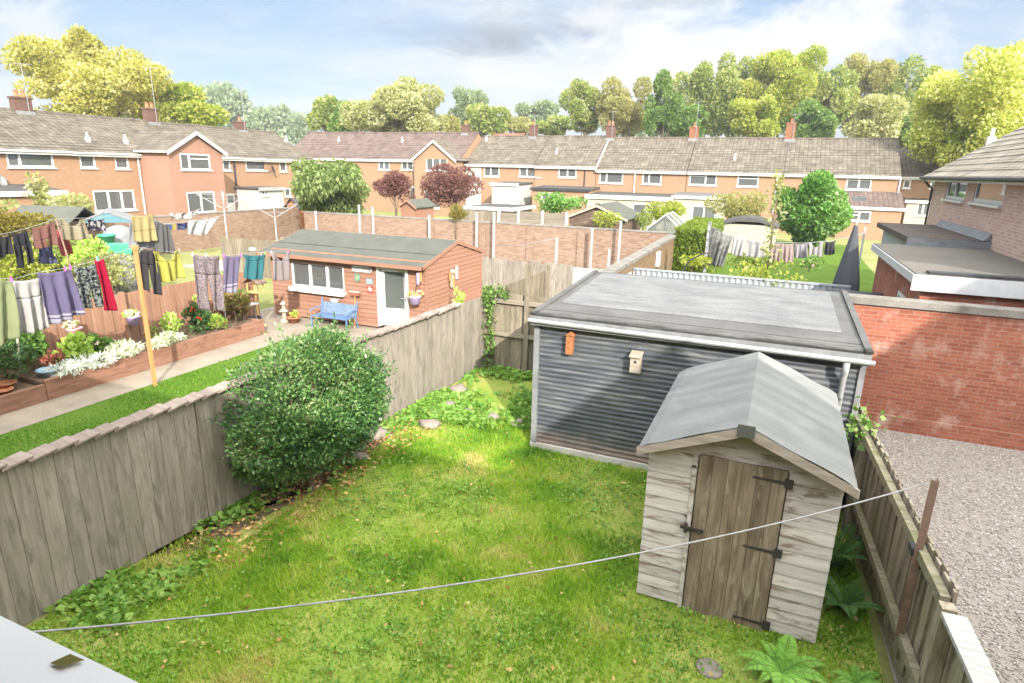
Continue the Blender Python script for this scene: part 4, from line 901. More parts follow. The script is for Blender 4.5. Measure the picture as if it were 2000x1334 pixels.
t = onwall('wall_planter', 'white half-bowl planter fixed to the cabin wall under the window', 'planter', -11.40, .66); MB().lathe([(.04, -.14), (.1, -.05), (.14, .06), (.14, .08), (.11, .08)], (0, -.05, 0), 14).build('bowl', M['render'], t, True)
# blue bench
M['bluemetal'] = m_plain('blue_painted_iron', (.09,.16,.30), .5, .12, 20)
t = NT('blue_lattice'); o = t.obj(); v = t.n('TexVoronoi'); t.set(v, 'Vector', o); t.set(v, 'Scale', 22); c_ = t.ramp(v.outputs['Distance'], [(.25, (0.042, 0.091, 0.21)), (.5, (0.14, 0.182, 0.238))]); t.bsdf(c_, .5); M['lattice'] = t.m
t = thing('garden_bench', 'blue cast metal bench with patterned back standing against the cabin', 'bench', (-11.15, 13.45, 0)); t.scale = (.92, .92, .8)
MB().box(-.62, .62, .24, .27, .42, .82, lambda p: Vector((p.x, p.y+(p.z-.42)*.2, p.z+.03*math.cos(p.x*2.4)))).build('backrest', M['lattice'], t)
mb = MB()
for i in range(6): mb.box(-.66, .66, -.22+i*.075, -.165+i*.075, .40, .42)
mb.build('seat', M['bluemetal'], t)
for s in (-1, 1):
    MB().tube([(s*.66, .24, .4), (s*.67, .36, .95)], .025, 6).tube([(s*.66, .26, .64), (s*.66, .0, .66), (s*.66, -.24, .62), (s*.66, -.26, .55)], .022, 6).build('armrest', M['bluemetal'], t)
    MB().tube([(s*.66, -.22, 0), (s*.66, -.2, .4)], .025, 6).build('leg', M['bluemetal'], t); MB().tube([(s*.66, .34, 0), (s*.66, .24, .42)], .025, 6).build('leg', M['bluemetal'], t)
# ornaments at the cabin corner
M['yellowwood'] = m_wood('yellow_pine', (.68,.47,.19), (.50,.32,.12), 'z')
t = thing('bird_table', 'yellow pine bird table with a little brown roof at the cabin corner', 'bird table', (-13.25, 12.75, 0))
MB().tube([(0, 0, 0), (0, 0, .95)], .03, 6).bar((0, 0, .1), (.28, 0, 0), .04, .03).bar((0, 0, .1), (-.2, .2, 0), .04, .03).bar((0, 0, .1), (-.1, -.26, 0), .04, .03).build('post', M['yellowwood'], t)
MB().box(-.2, .2, -.16, .16, .95, .98).box(-.18, -.15, -.14, -.11, .98, 1.22).box(.15, .18, -.14, -.11, .98, 1.22).box(-.18, -.15, .11, .14, .98, 1.22).box(.15, .18, .11, .14, .98, 1.22).build('tray', M['yellowwood'], t)
MB().prism([(-.26, 1.2), (0, 1.40), (.26, 1.2), (.26, 1.225), (0, 1.43), (-.26, 1.225)], 'y', -.2, .2).build('roof', M['oldshed'], t)
t = thing('garden_table', 'small white table crowded with plant pots at the end of the bed', 'table', (-13.2, 12.1, 0)); MB().box(-.4, .4, -.28, .28, .72, .75).build('tabletop', M['white'], t)
for a_, b_ in ((-.34, -.22), (.34, -.22), (.34, .22), (-.34, .22)): MB().tube([(a_, b_, 0), (a_*.95, b_*.95, .72)], .015, 6).build('leg', M['pipe'], t)
pot('white bowl on the left of the small white table', (-13.4, 12.05, .75), .1, .1, 'white', 'bowl'); pot('grey bowl on the right of the small white table', (-13.0, 12.0, .75), .12, .07, 'lead', 'bowl')
clump('potted_plant', 'green plant standing on the small white table', 'plant', (-13.2, 12.2, .75), .16, .38, 260, .07, 'midgreen', None, .5)
t = thing('garden_ornament', 'small cream pagoda ornament standing by the cabin wall', 'ornament', (-12.85, 13.35, 0)); MB().lathe([(.13, 0), (.13, .06), (.07, .09), (.06, .28), (.14, .32), (.03, .42)], (0, 0, 0), 8).build('pillar', M['offwhite'], t); MB().lathe([(.05, .42), (.05, .5), (.1, .53), (.02, .62)], (0, 0, 0), 8).build('lantern', M['offwhite'], t)
pot('terracotta bowl planter beside the cream ornament', (-12.55, 13.4, 0), .2, .17, 'terracotta'); clump('potted_plant', 'orange flowers in the terracotta bowl by the cabin', 'plant', (-12.55, 13.4, .15), .17, .18, 160, .06, 'lime', ('fl_orange', 16), .6)
pot('dark barrel tub at the foot of the bird table', (-13.1, 12.45, 0), .2, .3, 'dark', 'tub')
# ornament on the gable end
t = thing('wall_ornament', 'orange and white figure hung on the gable end of the cabin', 'ornament', (-8.30, 15.2, 1.3))
MB().box(0, .05, -.05, .1, -.15, .22).ball((.03, .03, .3), .08).build('figure', M['offwhite'], t); MB().box(.0, .055, .02, .14, -.1, .12).box(.0, .05, -.12, -.06, .05, .3).build('orange_patch', M['postwood'], t)
t = thing('white_board', 'narrow white board hung on the cabin gable beside the orange figure', 'board', (-8.31, 15.55, 1.5)); MB().box(0, .02, -.06, .06, -.16, .22).build('plate', M['white'], t)
t = thing('wind_spinner', 'lilac and orange wind spinner on the front corner of the cabin', 'wind spinner', (-8.5, 13.75, 1.55)); MB().box(-.04, .03, -.01, .01, -.1, .2).build('vane', M['lilac'], t); MB().box(.04, .11, -.01, .01, -.02, .22).build('sail', M['postwood'], t); MB().tube([(0, 0, -.25), (0, 0, .22)], .008, 5).tube([(0, 0, .1), (0, .2, .1)], .008, 5).build('spindle', M['rust'], t)
clump('pot_shrub', 'yellow-green plant showing above the fence at the cabin gable', 'plant', (-7.7, 14.6, 0), .22, 1.25, 420, .09, 'lime', None, .6)

# ================================================================== WASHING ON THE FRONT LINE (plane x = -11.3)
FX = ('x', -11.31); G1 = 'washing on the front line'
def cl(nm, c, *a, **k): M[nm] = m_cloth(nm, c, *a, **k); return M[nm]
washing('cloth', 'pale sage green cloth hanging at the left edge of the front line', 'cloth', FX, (-45, 538), (22, 548), (-50, 700), (34, 655), cl('sage_cloth', (.42,.48,.27)), 'towel', .07, 2, G1)
washing('trousers', 'white trousers pegged beside the sage green cloth', 'trousers', FX, (20, 548), (82, 541), (38, 652), (95, 640), cl('white_cotton', (.72,.69,.69)), 'trousers', .05, 2, G1)
washing('towel', 'large lilac towel with white striped hem, nearest the left edge', 'towel', FX, (72, 533), (138, 525), (98, 636), (160, 612), cl('lilac_towel', (.25,.22,.40), stripes=[(-.80, -.76, (.62,.60,.72)), (-1.2, -.83, (.58,.56,.70))]), 'towel', .06, 2, G1)
washing('leggings', 'black and white patterned leggings on the front line', 'leggings', FX, (140, 523), (188, 513), (158, 602), (208, 596), cl('black_white_print', (.36,.40,.39), (.03,.03,.04), 24), 'trousers', .04, 2, G1)
washing('trousers', 'bright red trousers hanging by the orange prop', 'trousers', FX, (184, 507), (202, 505), (203, 606), (230, 603), cl('red_jersey', (.58,.02,.07)), 'leg', .05, 1, G1)
washing('leggings', 'charcoal leggings just right of the orange prop', 'leggings', FX, (272, 488), (306, 485), (276, 563), (312, 576), cl('charcoal_jersey', (.085,.08,.09)), 'trousers', .04, 2, G1)
washing('shirt', 'yellow top hanging in folds on the front line', 'shirt', FX, (298, 490), (352, 487), (311, 551), (354, 541), cl('lemon_jersey', (.66,.63,.14)), 'vest', .07, 2, G1, .06)
washing('trousers', 'pink and grey floral trousers on the front line', 'trousers', FX, (372, 496), (432, 500), (392, 604), (432, 606), cl('floral_print', (.56,.46,.47), (.24,.20,.25), 34), 'trousers', .05, 2, G1)
washing('towel', 'narrow lilac towel with pale hem, left of the teal top', 'towel', FX, (437, 499), (470, 499), (434, 570), (466, 571), cl('lilac_towel_small', (.27,.235,.38), stripes=[(-.68, -.64, (.62,.60,.72)), (-.9, -.72, (.52,.48,.62))]), 'towel', .04, 2, G1)
washing('shirt', 'teal top hanging upside down on the front line', 'shirt', FX, (474, 497), (521, 494), (477, 543), (515, 544), cl('teal_jersey', (.075,.27,.32)), 'top', .05, 2, G1, .05)
washing('shirt', 'pinkish grey vest at the cabin end of the front line', 'shirt', FX, (530, 491), (566, 490), (530, 547), (571, 546), cl('mushroom_jersey', (.46,.40,.41)), 'vest', .05, 2, G1)
pts = [at_x(u, v, -11.31) for u, v in ((-60, 535), (22, 546), (75, 532), (140, 522), (200, 505), (262, 482), (300, 488), (370, 497), (437, 499), (475, 496), (530, 491), (570, 489))]
tag(MB().tube(pts, .005, 5).build('washing_line', M['pipe'], None, True), 'front washing line carrying the row of clothes over the neighbouring path', 'washing line')
for px, py, mt, lb_ in [(22, 540, 'magenta', 'pink'), (127, 519, 'magenta', 'pink'), (137, 516, 'magenta', 'pink'), (376, 491, 'white', 'white'), (402, 493, 'white', 'white'), (437, 493, 'magenta', 'pink'), (470, 492, 'magenta', 'pink'), (530, 487, 'lilac', 'lilac'), (563, 486, 'magenta', 'pink'), (190, 500, 'skyblue', 'turquoise'), (510, 490, 'offwhite', 'cream'), (518, 489, 'lime', 'green'), (350, 483, 'offwhite', 'cream')]:
    peg(at_x(px, py+6, -11.305), M[mt], lb_+' clothes peg gripping washing on the front line', 'clothes pegs on the front line')
tag(MB().ball((0, 0, 0), .09, .55).build('peg_bag', M['white'], None, True), 'white peg bag hung on the line above the teal top', 'bag').location = at_x(493, 487, -11.33)

# second line, one garden further (plane x = -14.6)
BX = ('x', -14.6); G2 = 'washing on the second line'
washing('leggings', 'dark garment at the far left of the second line', 'clothes', BX, (-18, 462), (20, 460), (-16, 510), (22, 494), cl('dark_jersey', (.06,.062,.07)), 'towel', .05, 2, G2)
washing('leggings', 'black leggings on the second line above the white trousers', 'leggings', BX, (22, 456), (55, 450), (38, 524), (66, 512), cl('ink_jersey', (.05,.055,.07)), 'trousers', .04, 2, G2)
washing('shorts', 'dusty maroon shorts on the second line', 'shorts', BX, (60, 446), (108, 431), (72, 486), (112, 476), cl('maroon_cotton', (.34,.17,.15)), 'shorts', .04, 2, G2)
washing('shorts', 'faded blue shorts half hidden below the maroon pair', 'shorts', ('x', -15.0), (75, 480), (102, 478), (76, 514), (110, 514), cl('faded_blue', (.17,.17,.34)), 'shorts', .03, 2, G2)
washing('shorts', 'coral red shorts on the second line', 'shorts', ('x', -15.0), (106, 448), (128, 452), (122, 500), (142, 494), cl('coral_cotton', (.60,.14,.16)), 'shorts', .03, 2, G2)
washing('shirt', 'beige top hanging on the second line', 'shirt', BX, (113, 426), (166, 428), (122, 468), (174, 466), cl('beige_jersey', (.52,.46,.32)), 'vest', .05, 2, G2)
washing('shirt', 'small navy and white garment right of the beige top', 'clothes', BX, (170, 428), (204, 427), (172, 448), (202, 450), cl('navy_print', (.05,.05,.09), (.5,.5,.52), 12), 'towel', .05, 2, G2)
washing('towel', 'butter yellow towel above the orange prop', 'towel', BX, (255, 421), (299, 418), (263, 472), (306, 470), cl('butter_towel', (.70,.58,.28), stripes=[(-.40, -.37, (.45,.36,.16))]), 'towel', .03, 2, G2)
washing('towel', 'pale blue-grey towel behind the yellow towel', 'towel', ('x', -14.8), (253, 432), (308, 430), (252, 484), (306, 483), cl('ice_towel', (.52,.56,.60)), 'towel', .03, 2, G2)
washing('trousers', 'dark grey trousers right of the yellow towel', 'trousers', BX, (308, 432), (330, 440), (306, 488), (340, 496), cl('slate_cotton', (.20,.20,.205)), 'towel', .04, 2, G2)
pts = [at_x(u, v, -14.6) for u, v in ((-40, 464), (22, 454), (60, 444), (112, 427), (168, 426), (256, 418), (330, 438), (420, 462))]
tag(MB().tube(pts, .005, 5).build('washing_line', M['pipe'], None, True), 'second washing line with dark clothes, shorts and a yellow towel', 'washing line')
p = at_x(110, 430, -14.6); tag(MB().tube([p, at_x(137, 520, -14.6), at_x(150, 570, -14.6)], .018, 6).build('line_prop', M['brownpost'], None, True), 'thin dark prop slanting below the second washing line', 'line prop')
# ================================================================== HOUSES
def gable_wing(h, u0, u1, ua, va, yf, ze, wins=(), wall='brickwing', roofm='roofgrey'):
    x0, x1 = h.local(u0, 330, yf)[0], h.local(u1, 330, yf)[0]; xa = (x0+x1)/2; za = h.local(ua, va, yf)[1]; t = h.t; zb = h.zb-.6
    ops = []
    for u_0, v0, u_1, v1, kw in wins:
        um, vm = (u_0+u_1)/2, (v0+v1)/2; ops.append((h.local(u_0, vm, yf)[0], h.local(u_1, vm, yf)[0], h.local(um, v1, yf)[1], h.local(um, v0, yf)[1]))
    mb = MB(); facade(mb, x0, x1, zb, ze, ops, yf)
    mb.poly([(x0, yf, ze), (x1, yf, ze), (xa, yf, za)])
    for x in (x0, x1): mb.quad((x, yf, zb), (x, .15, zb), (x, .15, ze), (x, yf, ze))
    w = mb.build('gable_wing', M[wall], t)
    for (a, b, c, d), wn in zip(ops, wins): window(w, a, b, c, d, y=yf, **wn[4])
    r = MB(); yb = h.D*.5*(za-h.ze)/(h.zr-h.ze)+.3; k = (za-ze)/(xa-x0); o = .22
    for sg in (-1, 1):
        xe = xa+sg*((x1-x0)/2+o); zl = za-k*((x1-x0)/2+o); n = 9
        for i in range(n):
            p, q = i/n, (i+1)/n; xp, xq = xe+(xa-xe)*p, xe+(xa-xe)*q; zp, zq = zl+(za-zl)*p, zl+(za-zl)*q
            r.quad((xp, yf-.25, zp+.07), (xp, yb, zp+.07), (xq, yb, zq+.045), (xq, yf-.25, zq+.045)); r.quad((xp, yf-.25, zp+.02), (xp, yb, zp+.02), (xp, yb, zp+.07), (xp, yf-.25, zp+.07))
    r.build('wing_roof', M[roofm], w)
    for sg in (-1, 1):
        xe = xa+sg*((x1-x0)/2+o); zl = za-k*((x1-x0)/2+o)
        MB().prism([(xa, za+.06), (xe, zl+.06), (xe, zl-.16), (xa, za-.16)], 'y', yf-.28, yf-.25).build('bargeboard', M['white'], w)
    MB().tube([(x0-o-.05, yf-.2, ze-.13), (x0-o-.05, .0, ze-.13)], .055, 6).build('gutter', M['white'], w)
    return w
def ext(h, u0, u1, vt, yf, wallmat, roofmat, wins=(), fas='white', slope=0.0, fh=.22, name='extension', over=.15):
    vm = vt; x0, x1 = h.local(u0, vm, yf)[0], h.local(u1, vm, yf)[0]; zt = (h.local(u0, vt, yf)[1]+h.local(u1, vt, yf)[1])/2
    ops = []
    for u_0, v0, u_1, v1, kw in wins:
        um, vmm = (u_0+u_1)/2, (v0+v1)/2; ops.append((h.local(u_0, vmm, yf)[0], h.local(u_1, vmm, yf)[0], h.local(um, v1, yf)[1], h.local(um, v0, yf)[1]))
    mb = MB(); facade(mb, x0, x1, h.zb-.6, zt-.1, ops, yf)
    for x in (x0, x1): mb.quad((x, yf, h.zb-.6), (x, -.004, h.zb-.6), (x, -.004, zt-.1+slope), (x, yf, zt-.1))
    e = mb.build(name, M[wallmat], h.t)
    for (a, b, c, d), wn in zip(ops, wins): window(e, a, b, c, d, y=yf, **wn[4])
    MB().box(x0-over, x1+over, yf-over, -.006, -.1, 0, lambda p: Vector((p.x, p.y, zt+p.z+slope*(p.y-yf)/(-yf)))).build('roof', M[roofmat], e)
    MB().box(x0-over-.02, x1+over+.02, yf-over-.03, yf-over-.004, zt-fh, zt+.02).build('fascia', M[fas], e)
    return e
cur = lambda f=0.0, mat='curtain', spans=((0, .3), (.75, 1)): {'spans': spans, 'from': f, 'mat': mat}
GA = 'brick terrace houses around the gardens'
X90 = R(90)
# left terrace, facing the gardens across its own brick walled plots
h = House('terrace_house', 'leftmost orange brick house, with a wide upstairs window, cut by the picture edge', -36, 12.0, X90, 10.5, 8, -.05, 5.03, 7.02, 'brickfar', 'roofgrey', GA)
h.win(12, 290, 104, 327, mull=(.27,), curtain=cur(0, 'curtaing', ((.3, .98),))); h.dish(3, 352)
ext(h, -60, 122, 374, -2.6, 'brickfar', 'bitumen', [(72, 379, 116, 398, dict(mull=(.5,)))], slope=.25); h.chimney(37, 182, .9, pots=2, aerial=1.6); h.finish(); h.vent(172, 276)
h = House('terrace_house', 'orange brick house with a projecting white-edged gable, second from the left edge', -36, 22.5, X90, 8.5, 8, -.05, 5.01, 7.02, 'brickfar', 'roofgrey', GA)
h.win(155, 296, 186, 328, mull=(), curtain=cur(0, 'curtainr', ((.45, 1),))); h.win(224, 298, 251, 330, mull=(), curtain=cur(0, 'curtain', ((0, 1),)))
h.win(183, 371, 264, 412, mull=(.36, .68), curtain=cur(0, 'curtain', ((.12, .36),)))
gable_wing(h, 331, 436, 379, 258, -2.5, 5.14, [(352, 300, 411, 332, dict(mull=(.3,), trans=[(1, .68)])), (366, 374, 421, 416, dict(mull=(.5,), curtain=cur(0, 'curtaing', ((.02, .48),))))])
h.chimney(291, 205, .8, pots=2, aerial=2.4); h.pipe(268, 298, 420); h.dish(421, 320, .32); h.finish(); h.vent(246, 280)
h = House('terrace_house', 'orange brick house right of the gable, with a blind in its wide upstairs window', -36, 31.0, X90, 5.6, 8, -.05, 4.98, 7.0, 'brickfar', 'roofgrey', GA)
h.win(435, 308, 450, 333, mull=()); h.win(480, 312, 521, 333, mull=(), curtain=cur(0, 'curtain', ((0, 1),))); h.door(443, 378, 460, 412); h.win(497, 372, 512, 385, mull=()); h.pipe(456, 304, 405, 'dark', .06)
h.chimney(467, 232, .8, pots=1, aerial=2.6); h.finish()
h = House('terrace_house', 'end house of the left terrace, half hidden behind the weeping tree', -36, 36.6, X90, 5.6, 8, -.05, 4.96, 7.0, 'brickfar', 'roofgrey', GA)
h.win(546, 314, 560, 335, mull=()); h.win(583, 316, 596, 336, mull=()); h.win(556, 367, 568, 384, mull=()); h.dish(534, 330, .3, 'dark'); ext(h, 505, 552, 366, -2.2, 'render', 'bitumen', [(511, 371, 524, 383, dict(mull=(.5,)))], 'pipe'); h.finish(); h.vent(559, 277)
# middle terrace with the smooth brown roof
h = House('terrace_house', 'brown-roofed house mostly hidden by the weeping tree', -50, 54, 0, 7.6, 8, 0, 5.33, 7.95, 'brickfar', 'roofbrown', GA); h.win(615, 318, 630, 336, mull=()); h.finish(); h.vent(662, 277)
h = House('terrace_house', 'brown-roofed house with the white-edged gable beside the two purple maples', -42.4, 54, 0, 14.0, 8, 0, 5.33, 7.9, 'brickfar', 'roofbrown', GA)
h.win(739, 312, 761, 332, mull=(.5,), curtain=cur()); h.win(784, 312, 807, 332, mull=(.5,), curtain=cur(0, 'curtainr')); h.door(800, 364, 816, 406)
gable_wing(h, 809, 889, 849, 275, -1.4, 5.25, [(832, 309, 873, 334, dict(mull=(.33, .66), curtain=cur(0, 'curtain', ((0, .3),)))), (829, 372, 858, 407, dict(mull=(.45,)))], 'brickfar')
h.chimney(910, 240, .75, pots=1); h.finish(); h.vent(786, 278)
h = House('terrace_house', 'house with a white rendered end beside the darker purple maple', -28.35, 55, 0, 7.2, 8, 0, 5.04, 7.62, 'brickfar', 'roofgrey', GA)
MB().box(.02, 1.7, -.03, -.004, -.5, 5.0).build('white_panel', M['render'], h.t)
h.win(945, 320, 975, 345, mull=(.45,), curtain=cur(.4)); h.win(1014, 321, 1058, 346, mull=(.35,), curtain=cur(0, 'curtain', ((.4, 1),)))
e = ext(h, 961, 1011, 358, -3.4, 'render', 'bitumen', (), 'white', .1); h.chimney(1043, 240, .75, pots=1, aerial=.7); h.finish(); h.vent(950, 275)
h = House('terrace_house', 'house with a dark flat-roofed extension behind the bright green shrub', -21.1, 55, 0, 5.9, 8, 0, 5.0, 7.6, 'brickfar', 'roofgrey', GA)
h.win(1091, 321, 1126, 347, mull=(.5,), curtain=cur(0, 'curtainr', ((0, .25), (.7, .95)))); ext(h, 1040, 1150, 368, -3.2, 'brickfar', 'bitumen', [(1057, 376, 1090, 396, dict(mull=(.5,)))], 'dark', .15); h.pipe(1143, 322, 366, 'dark'); h.finish(); h.vent(1087, 300)
h = House('terrace_house', 'house stepping down with a white verge, cream extension along its foot', -15.15, 55, 0, 7.9, 8, 0, 4.77, 7.48, 'brickfar', 'roofgrey', GA)
h.win(1171, 333, 1217, 358, mull=(.3,), curtain=cur(0, 'curtain', ((.35, 1),))); h.win(1255, 335, 1292, 360, mull=(.35,)); h.pipe(1241, 330, 380)
ext(h, 1147, 1312, 383, -3.4, 'offwhite', 'bitumen', [(1235, 398, 1290, 424, dict(mull=(.5,)))], 'white', .2, .3); h.chimney(1194, 240, .8, pots=2, aerial=1.0); h.finish()
MB().prism([(-.34, 4.44), (4.0, 7.38), (4.0, 7.62), (-.34, 4.68)], 'x', -.04, .03).build('verge', M['white'], h.t); h.vent(1435, 312)
h = House('terrace_house', 'middle right house with white patio canopy, behind the olive shrub', -7.2, 55, 0, 7.5, 8, 0, 4.77, 7.46, 'brickfar', 'roofgrey', GA)
h.win(1346, 337, 1400, 362, mull=(.6,), trans=[(0, .7)], curtain=cur(0, 'curtaing', ((.6, 1),))); h.win(1440, 338, 1482, 365, mull=(), trans=[(0, .6)]); 
ext(h, 1316, 1418, 384, -2.6, 'offwhite', 'panelroof', [(1350, 402, 1398, 444, dict(mull=(.5,), sill=False, glass='glass_pale'))], 'white', .25, .2)
h.chimney(1357, 243, .75, pots=1, aerial=1.9, brick='chimorange'); h.pipe(1520, 334, 420); h.finish()
h = House('terrace_house', 'right end house of the far terrace, with a tiled lean-to and skylight', .32, 55, 0, 8.1, 8, 0, 4.77, 7.42, 'brickfar', 'roofgrey', GA)
h.win(1653, 342, 1703, 371, mull=(.5,), trans=[(0, .65), (1, .65)], curtain=cur(0, 'curtain', ((0, .2), (.4, .6), (.8, 1))))
e = ext(h, 1640, 1764, 405, -2.6, 'brickfar', 'roofbrown', [(1655, 412, 1701, 432, dict(mull=(.5,), trans=[(0, .6)]))], 'white', 1.1, .18)
x0, z0 = h.local(1664, 390, -1.3); x1, _ = h.local(1692, 390, -1.3); MB().box(x0, x1, -1.65, -.95, z0-.1, z0+.1, lambda p: Vector((p.x, p.y, p.z+.42*(p.y+1.3)))).build('skylight', M['glass'], e)
h.chimney(1547, 235, .75, pots=1, aerial=.5, brick='chimorange'); h.finish(); h.pipe(1760, 345, 440)
h = House('terrace_house', 'set-back house between the terrace end and the brown brick house', 8.7, 58, 0, 7, 8, 0, 4.72, 6.9, 'brickfar', 'roofgrey', GA)
h.win(1764, 351, 1779, 368, mull=()); h.win(1817, 350, 1829, 369, mull=()); ext(h, 1772, 1822, 392, -2.5, 'offwhite', 'bitumen', [(1790, 396, 1818, 422, dict(mull=(.45,)))], 'white', .1, .18); h.chimney(1786, 303, .7, pots=0); h.finish()
# brown brick house on the right, side on
h = House('house', 'brown brick house with ribbed tile roof and flat-roofed extensions on the right', 5, 25.75, -X90, 13.5, 8, 0, 4.72, 7.35, 'brickbrown', 'roofk', 'houses', ov=.35, ends=(.35, 0))
h.win(1850, 337, 1889, 391, mull=(.45,)); h.win(1905, 334, 1965, 399, mull=(), trans=[(0, .72)], curtain=cur(0, 'curtaing', ((.02, .98),))); h.finish(fascia=False)
e0 = 4.72-.35*h.k
MB().box(-.3, 13.5, -.33, -.30, e0-.12, e0+.0).box(-.3, 13.5, -.30, -.003, e0-.12, e0-.1).build('fascia', M['white'], h.t); MB().tube([(-.33, -.38, e0-.02), (13.5, -.38, e0-.02)], .055, 7).build('gutter', M['dark'], h.t)
MB().tube([(.1, -.36, e0-.05), (.1, -.2, e0-.25), (.1, -.06, e0-.35), (.1, -.06, 0)], .035, 6).build('downpipe', M['dark'], h.t); h.vent(1934, 281)
M['mossroof'] = m_ground('mossy_flat_roof', [(.085,.078,.07), (.125,.116,.105), (.14,.128,.11), (.10,.11,.025)], .55, .95, .6, 30, .02)
M['darkroof'] = m_ground('dark_flat_roof', [(.055,.043,.043), (.085,.068,.065), (.10,.09,.06)], 1.2, .9, .5, 40, .01)
M['fasciagrey'] = m_plain('grey_white_fascia', (.40,.41,.43), .5, .08); M['greyclad'] = m_plain('grey_cladding', (.30,.32,.34), .6, .08)
w_ = (8.3, 9.1, 1.0, 2.0)
mb = MB(); facade(mb, 7.4, 12.75, -.3, 2.62, [(10.6, 11.9, 1.3, 2.15)], -2.35); mb.quad((12.75, -2.35, -.3), (12.75, -.004, -.3), (12.75, -.004, 2.62), (12.75, -2.35, 2.62)).quad((7.4, -2.35, -.3), (7.4, -.004, -.3), (7.4, -.004, 2.62), (7.4, -2.35, 2.62))
e = mb.build('brick_extension', M['brickred'], h.t); window(e, 10.6, 11.9, 1.3, 2.15, mull=(.35, .7), y=-2.35)
MB().box(7.3, 12.9, -2.5, -.006, 2.62, 2.80).build('roof', M['mossroof'], e); MB().box(12.905, 12.935, -2.55, 0, 2.50, 2.79).box(7.3, 12.93, -2.535, -2.505, 2.62, 2.78).build('fascia', M['fasciagrey'], e); MB().box(12.6, 12.86, -2.3, -.01, 2.803, 2.84).build('felt_edge', M['dark'], e)
mb = MB(); facade(mb, 1.9, 7.2, -.3, 2.85, [(3.2, 4.2, 1.5, 2.4), (5.0, 5.9, 1.6, 2.5)], -1.55); mb.quad((7.2, -1.55, -.3), (7.2, -.004, -.3), (7.2, -.004, 2.85), (7.2, -1.55, 2.85)).quad((1.9, -1.55, -.3), (1.9, -.004, -.3), (1.9, -.004, 2.85), (1.9, -1.55, 2.85))
e = mb.build('grey_extension', M['greyclad'], h.t); window(e, 3.2, 4.2, 1.5, 2.4, y=-1.55, mull=()); window(e, 5.0, 5.9, 1.6, 2.5, y=-1.55, mull=())
MB().box(1.75, 7.35, -1.75, -.006, 2.85, 3.0).build('roof', M['darkroof'], e); MB().box(7.355, 7.385, -1.78, 0, 2.78, 2.99).build('fascia', M['lead'], e)
MB().box(2.0, 7.3, -.16, -.01, 3.005, 3.2, lambda p: Vector((p.x, p.y, 3.005+(p.z-3.005)*(p.y+.16)/.16))).build('flashing', M['lead'], e)

# house roofs peeping over the far terrace
for u0, u1, v, lb in ((948, 1010, 258, 'left'), (1060, 1165, 262, 'right')):
    p, q = at_y(u0, v, 95), at_y(u1, v, 95)
    t = thing('distant_house', 'orange-red roof showing over the far terrace, %s' % ('the shorter one left of a chimney' if lb == 'left' else 'the longer one right of a chimney'), 'house', (p.x, 95, 0), 0)
    MB().box(0, q.x-p.x, 0, 7, 0, p.z-1.9).build('wall', M['brickfar'], t); r = MB(); roof_slope(r, 0, q.x-p.x, -.3, 3.5, p.z-1.9, p.z, .5); r.quad((0, 3.5, p.z), (q.x-p.x, 3.5, p.z), (q.x-p.x, 7, p.z-1.9), (0, 7, p.z-1.9)); r.build('roof', M['roofred'], t)

# ================================================================== WALLS, SHEDS AND OTHER THINGS BETWEEN
w = thing('brick_wall', 'long orange brick wall with dark piers behind the cabin and the line posts', 'wall', (-24.85, 28, 0))
MB().box(0, 20.9, 0, .23, -.1, 1.84).build('brickwork', M['brickold'], w); MB().box(-.02, 20.92, -.03, .26, 1.84, 1.90).build('coping', M['coping'], w)
mb = MB(); [mb.box(x, x+.36, -.06, -.002, -.1, 1.72) for x in (8.2, 11.2, 13.8, 16.4)]; mb.build('pier', M['brickold'], w)
w = thing('brick_wall', 'patchy brick wall with a stepped top closing the left hand plots', 'wall', (-28, 14, 0))
MB().box(-.12, .12, 0, 17.0, -.1, 1.82).build('brickwork', M['brickold'], w); MB().box(-.15, .15, 0, 17.0, 1.82, 1.88).build('coping', M['coping'], w); MB().box(.122, .19, 9.6, 10.0, -.1, 1.75).box(.122, .19, 16.3, 16.9, -.1, 1.85).build('pier', M['brickold'], w)
w = thing('block_wall', 'pale coursed wall with grey coping running back from the dark garage', 'wall', (-3.62, 12.4, 0))
MB().box(-.1, .1, 0, 15.5, -.1, 1.98).build('blockwork', M['brickblock'], w); MB().box(-.17, .16, 0, 15.5, 1.98, 2.08).build('coping', M['coping'], w); MB().box(.105, .13, 1.2, 4.6, .1, 1.75).build('blue_panel', M['greyclad'], w); MB().box(.103, .2, 8.6, 8.95, 1.35, 1.85).build('meter_box', M['white'], w)
def concrete_post(label, u, v, vt, r=.045):
    p = at_z(u, v); p = p if p.y < 27.5 else at_y(u, v, 27.5); zt = at_y(u, vt, p.y).z
    o = MB().box(-r, r, -r, r, -.05, zt).box(-r*.5, r*.5, -r-.04, -r, zt-.18, zt-.14).build('line_post', M['steel'], None); o.location = (p.x, p.y, 0); return tag(o, label, 'post', 'washing line posts beyond the cabin')
for lb, u, v, vt in [('tall pale post just right of the brown cabin, in front of the orange wall', 964, 506, 414), ('thick white post standing nearest the dark garage roof', 1084, 566, 464), ('white post against the orange wall, left of the garage roof ridge', 1153, 523, 446), ('tall white post at the right end of the orange wall', 1208, 505, 431), ('thin post left of the tallest one behind the cabin ridge', 931, 470, 414), ('white post behind the cabin roof below the weeping tree', 703, 446, 400), ('slim white post rising over the cabin ridge, right of the weeping tree', 729, 440, 404), ('short pale post over the cabin ridge near the red shed', 839, 455, 420), ('leaning pale post left of the weeping tree foot', 618, 440, 412), ('thin pale pole close to the corner of the dark garage roof', 1186, 560, 486)]:
    concrete_post(lb, u, v, vt)
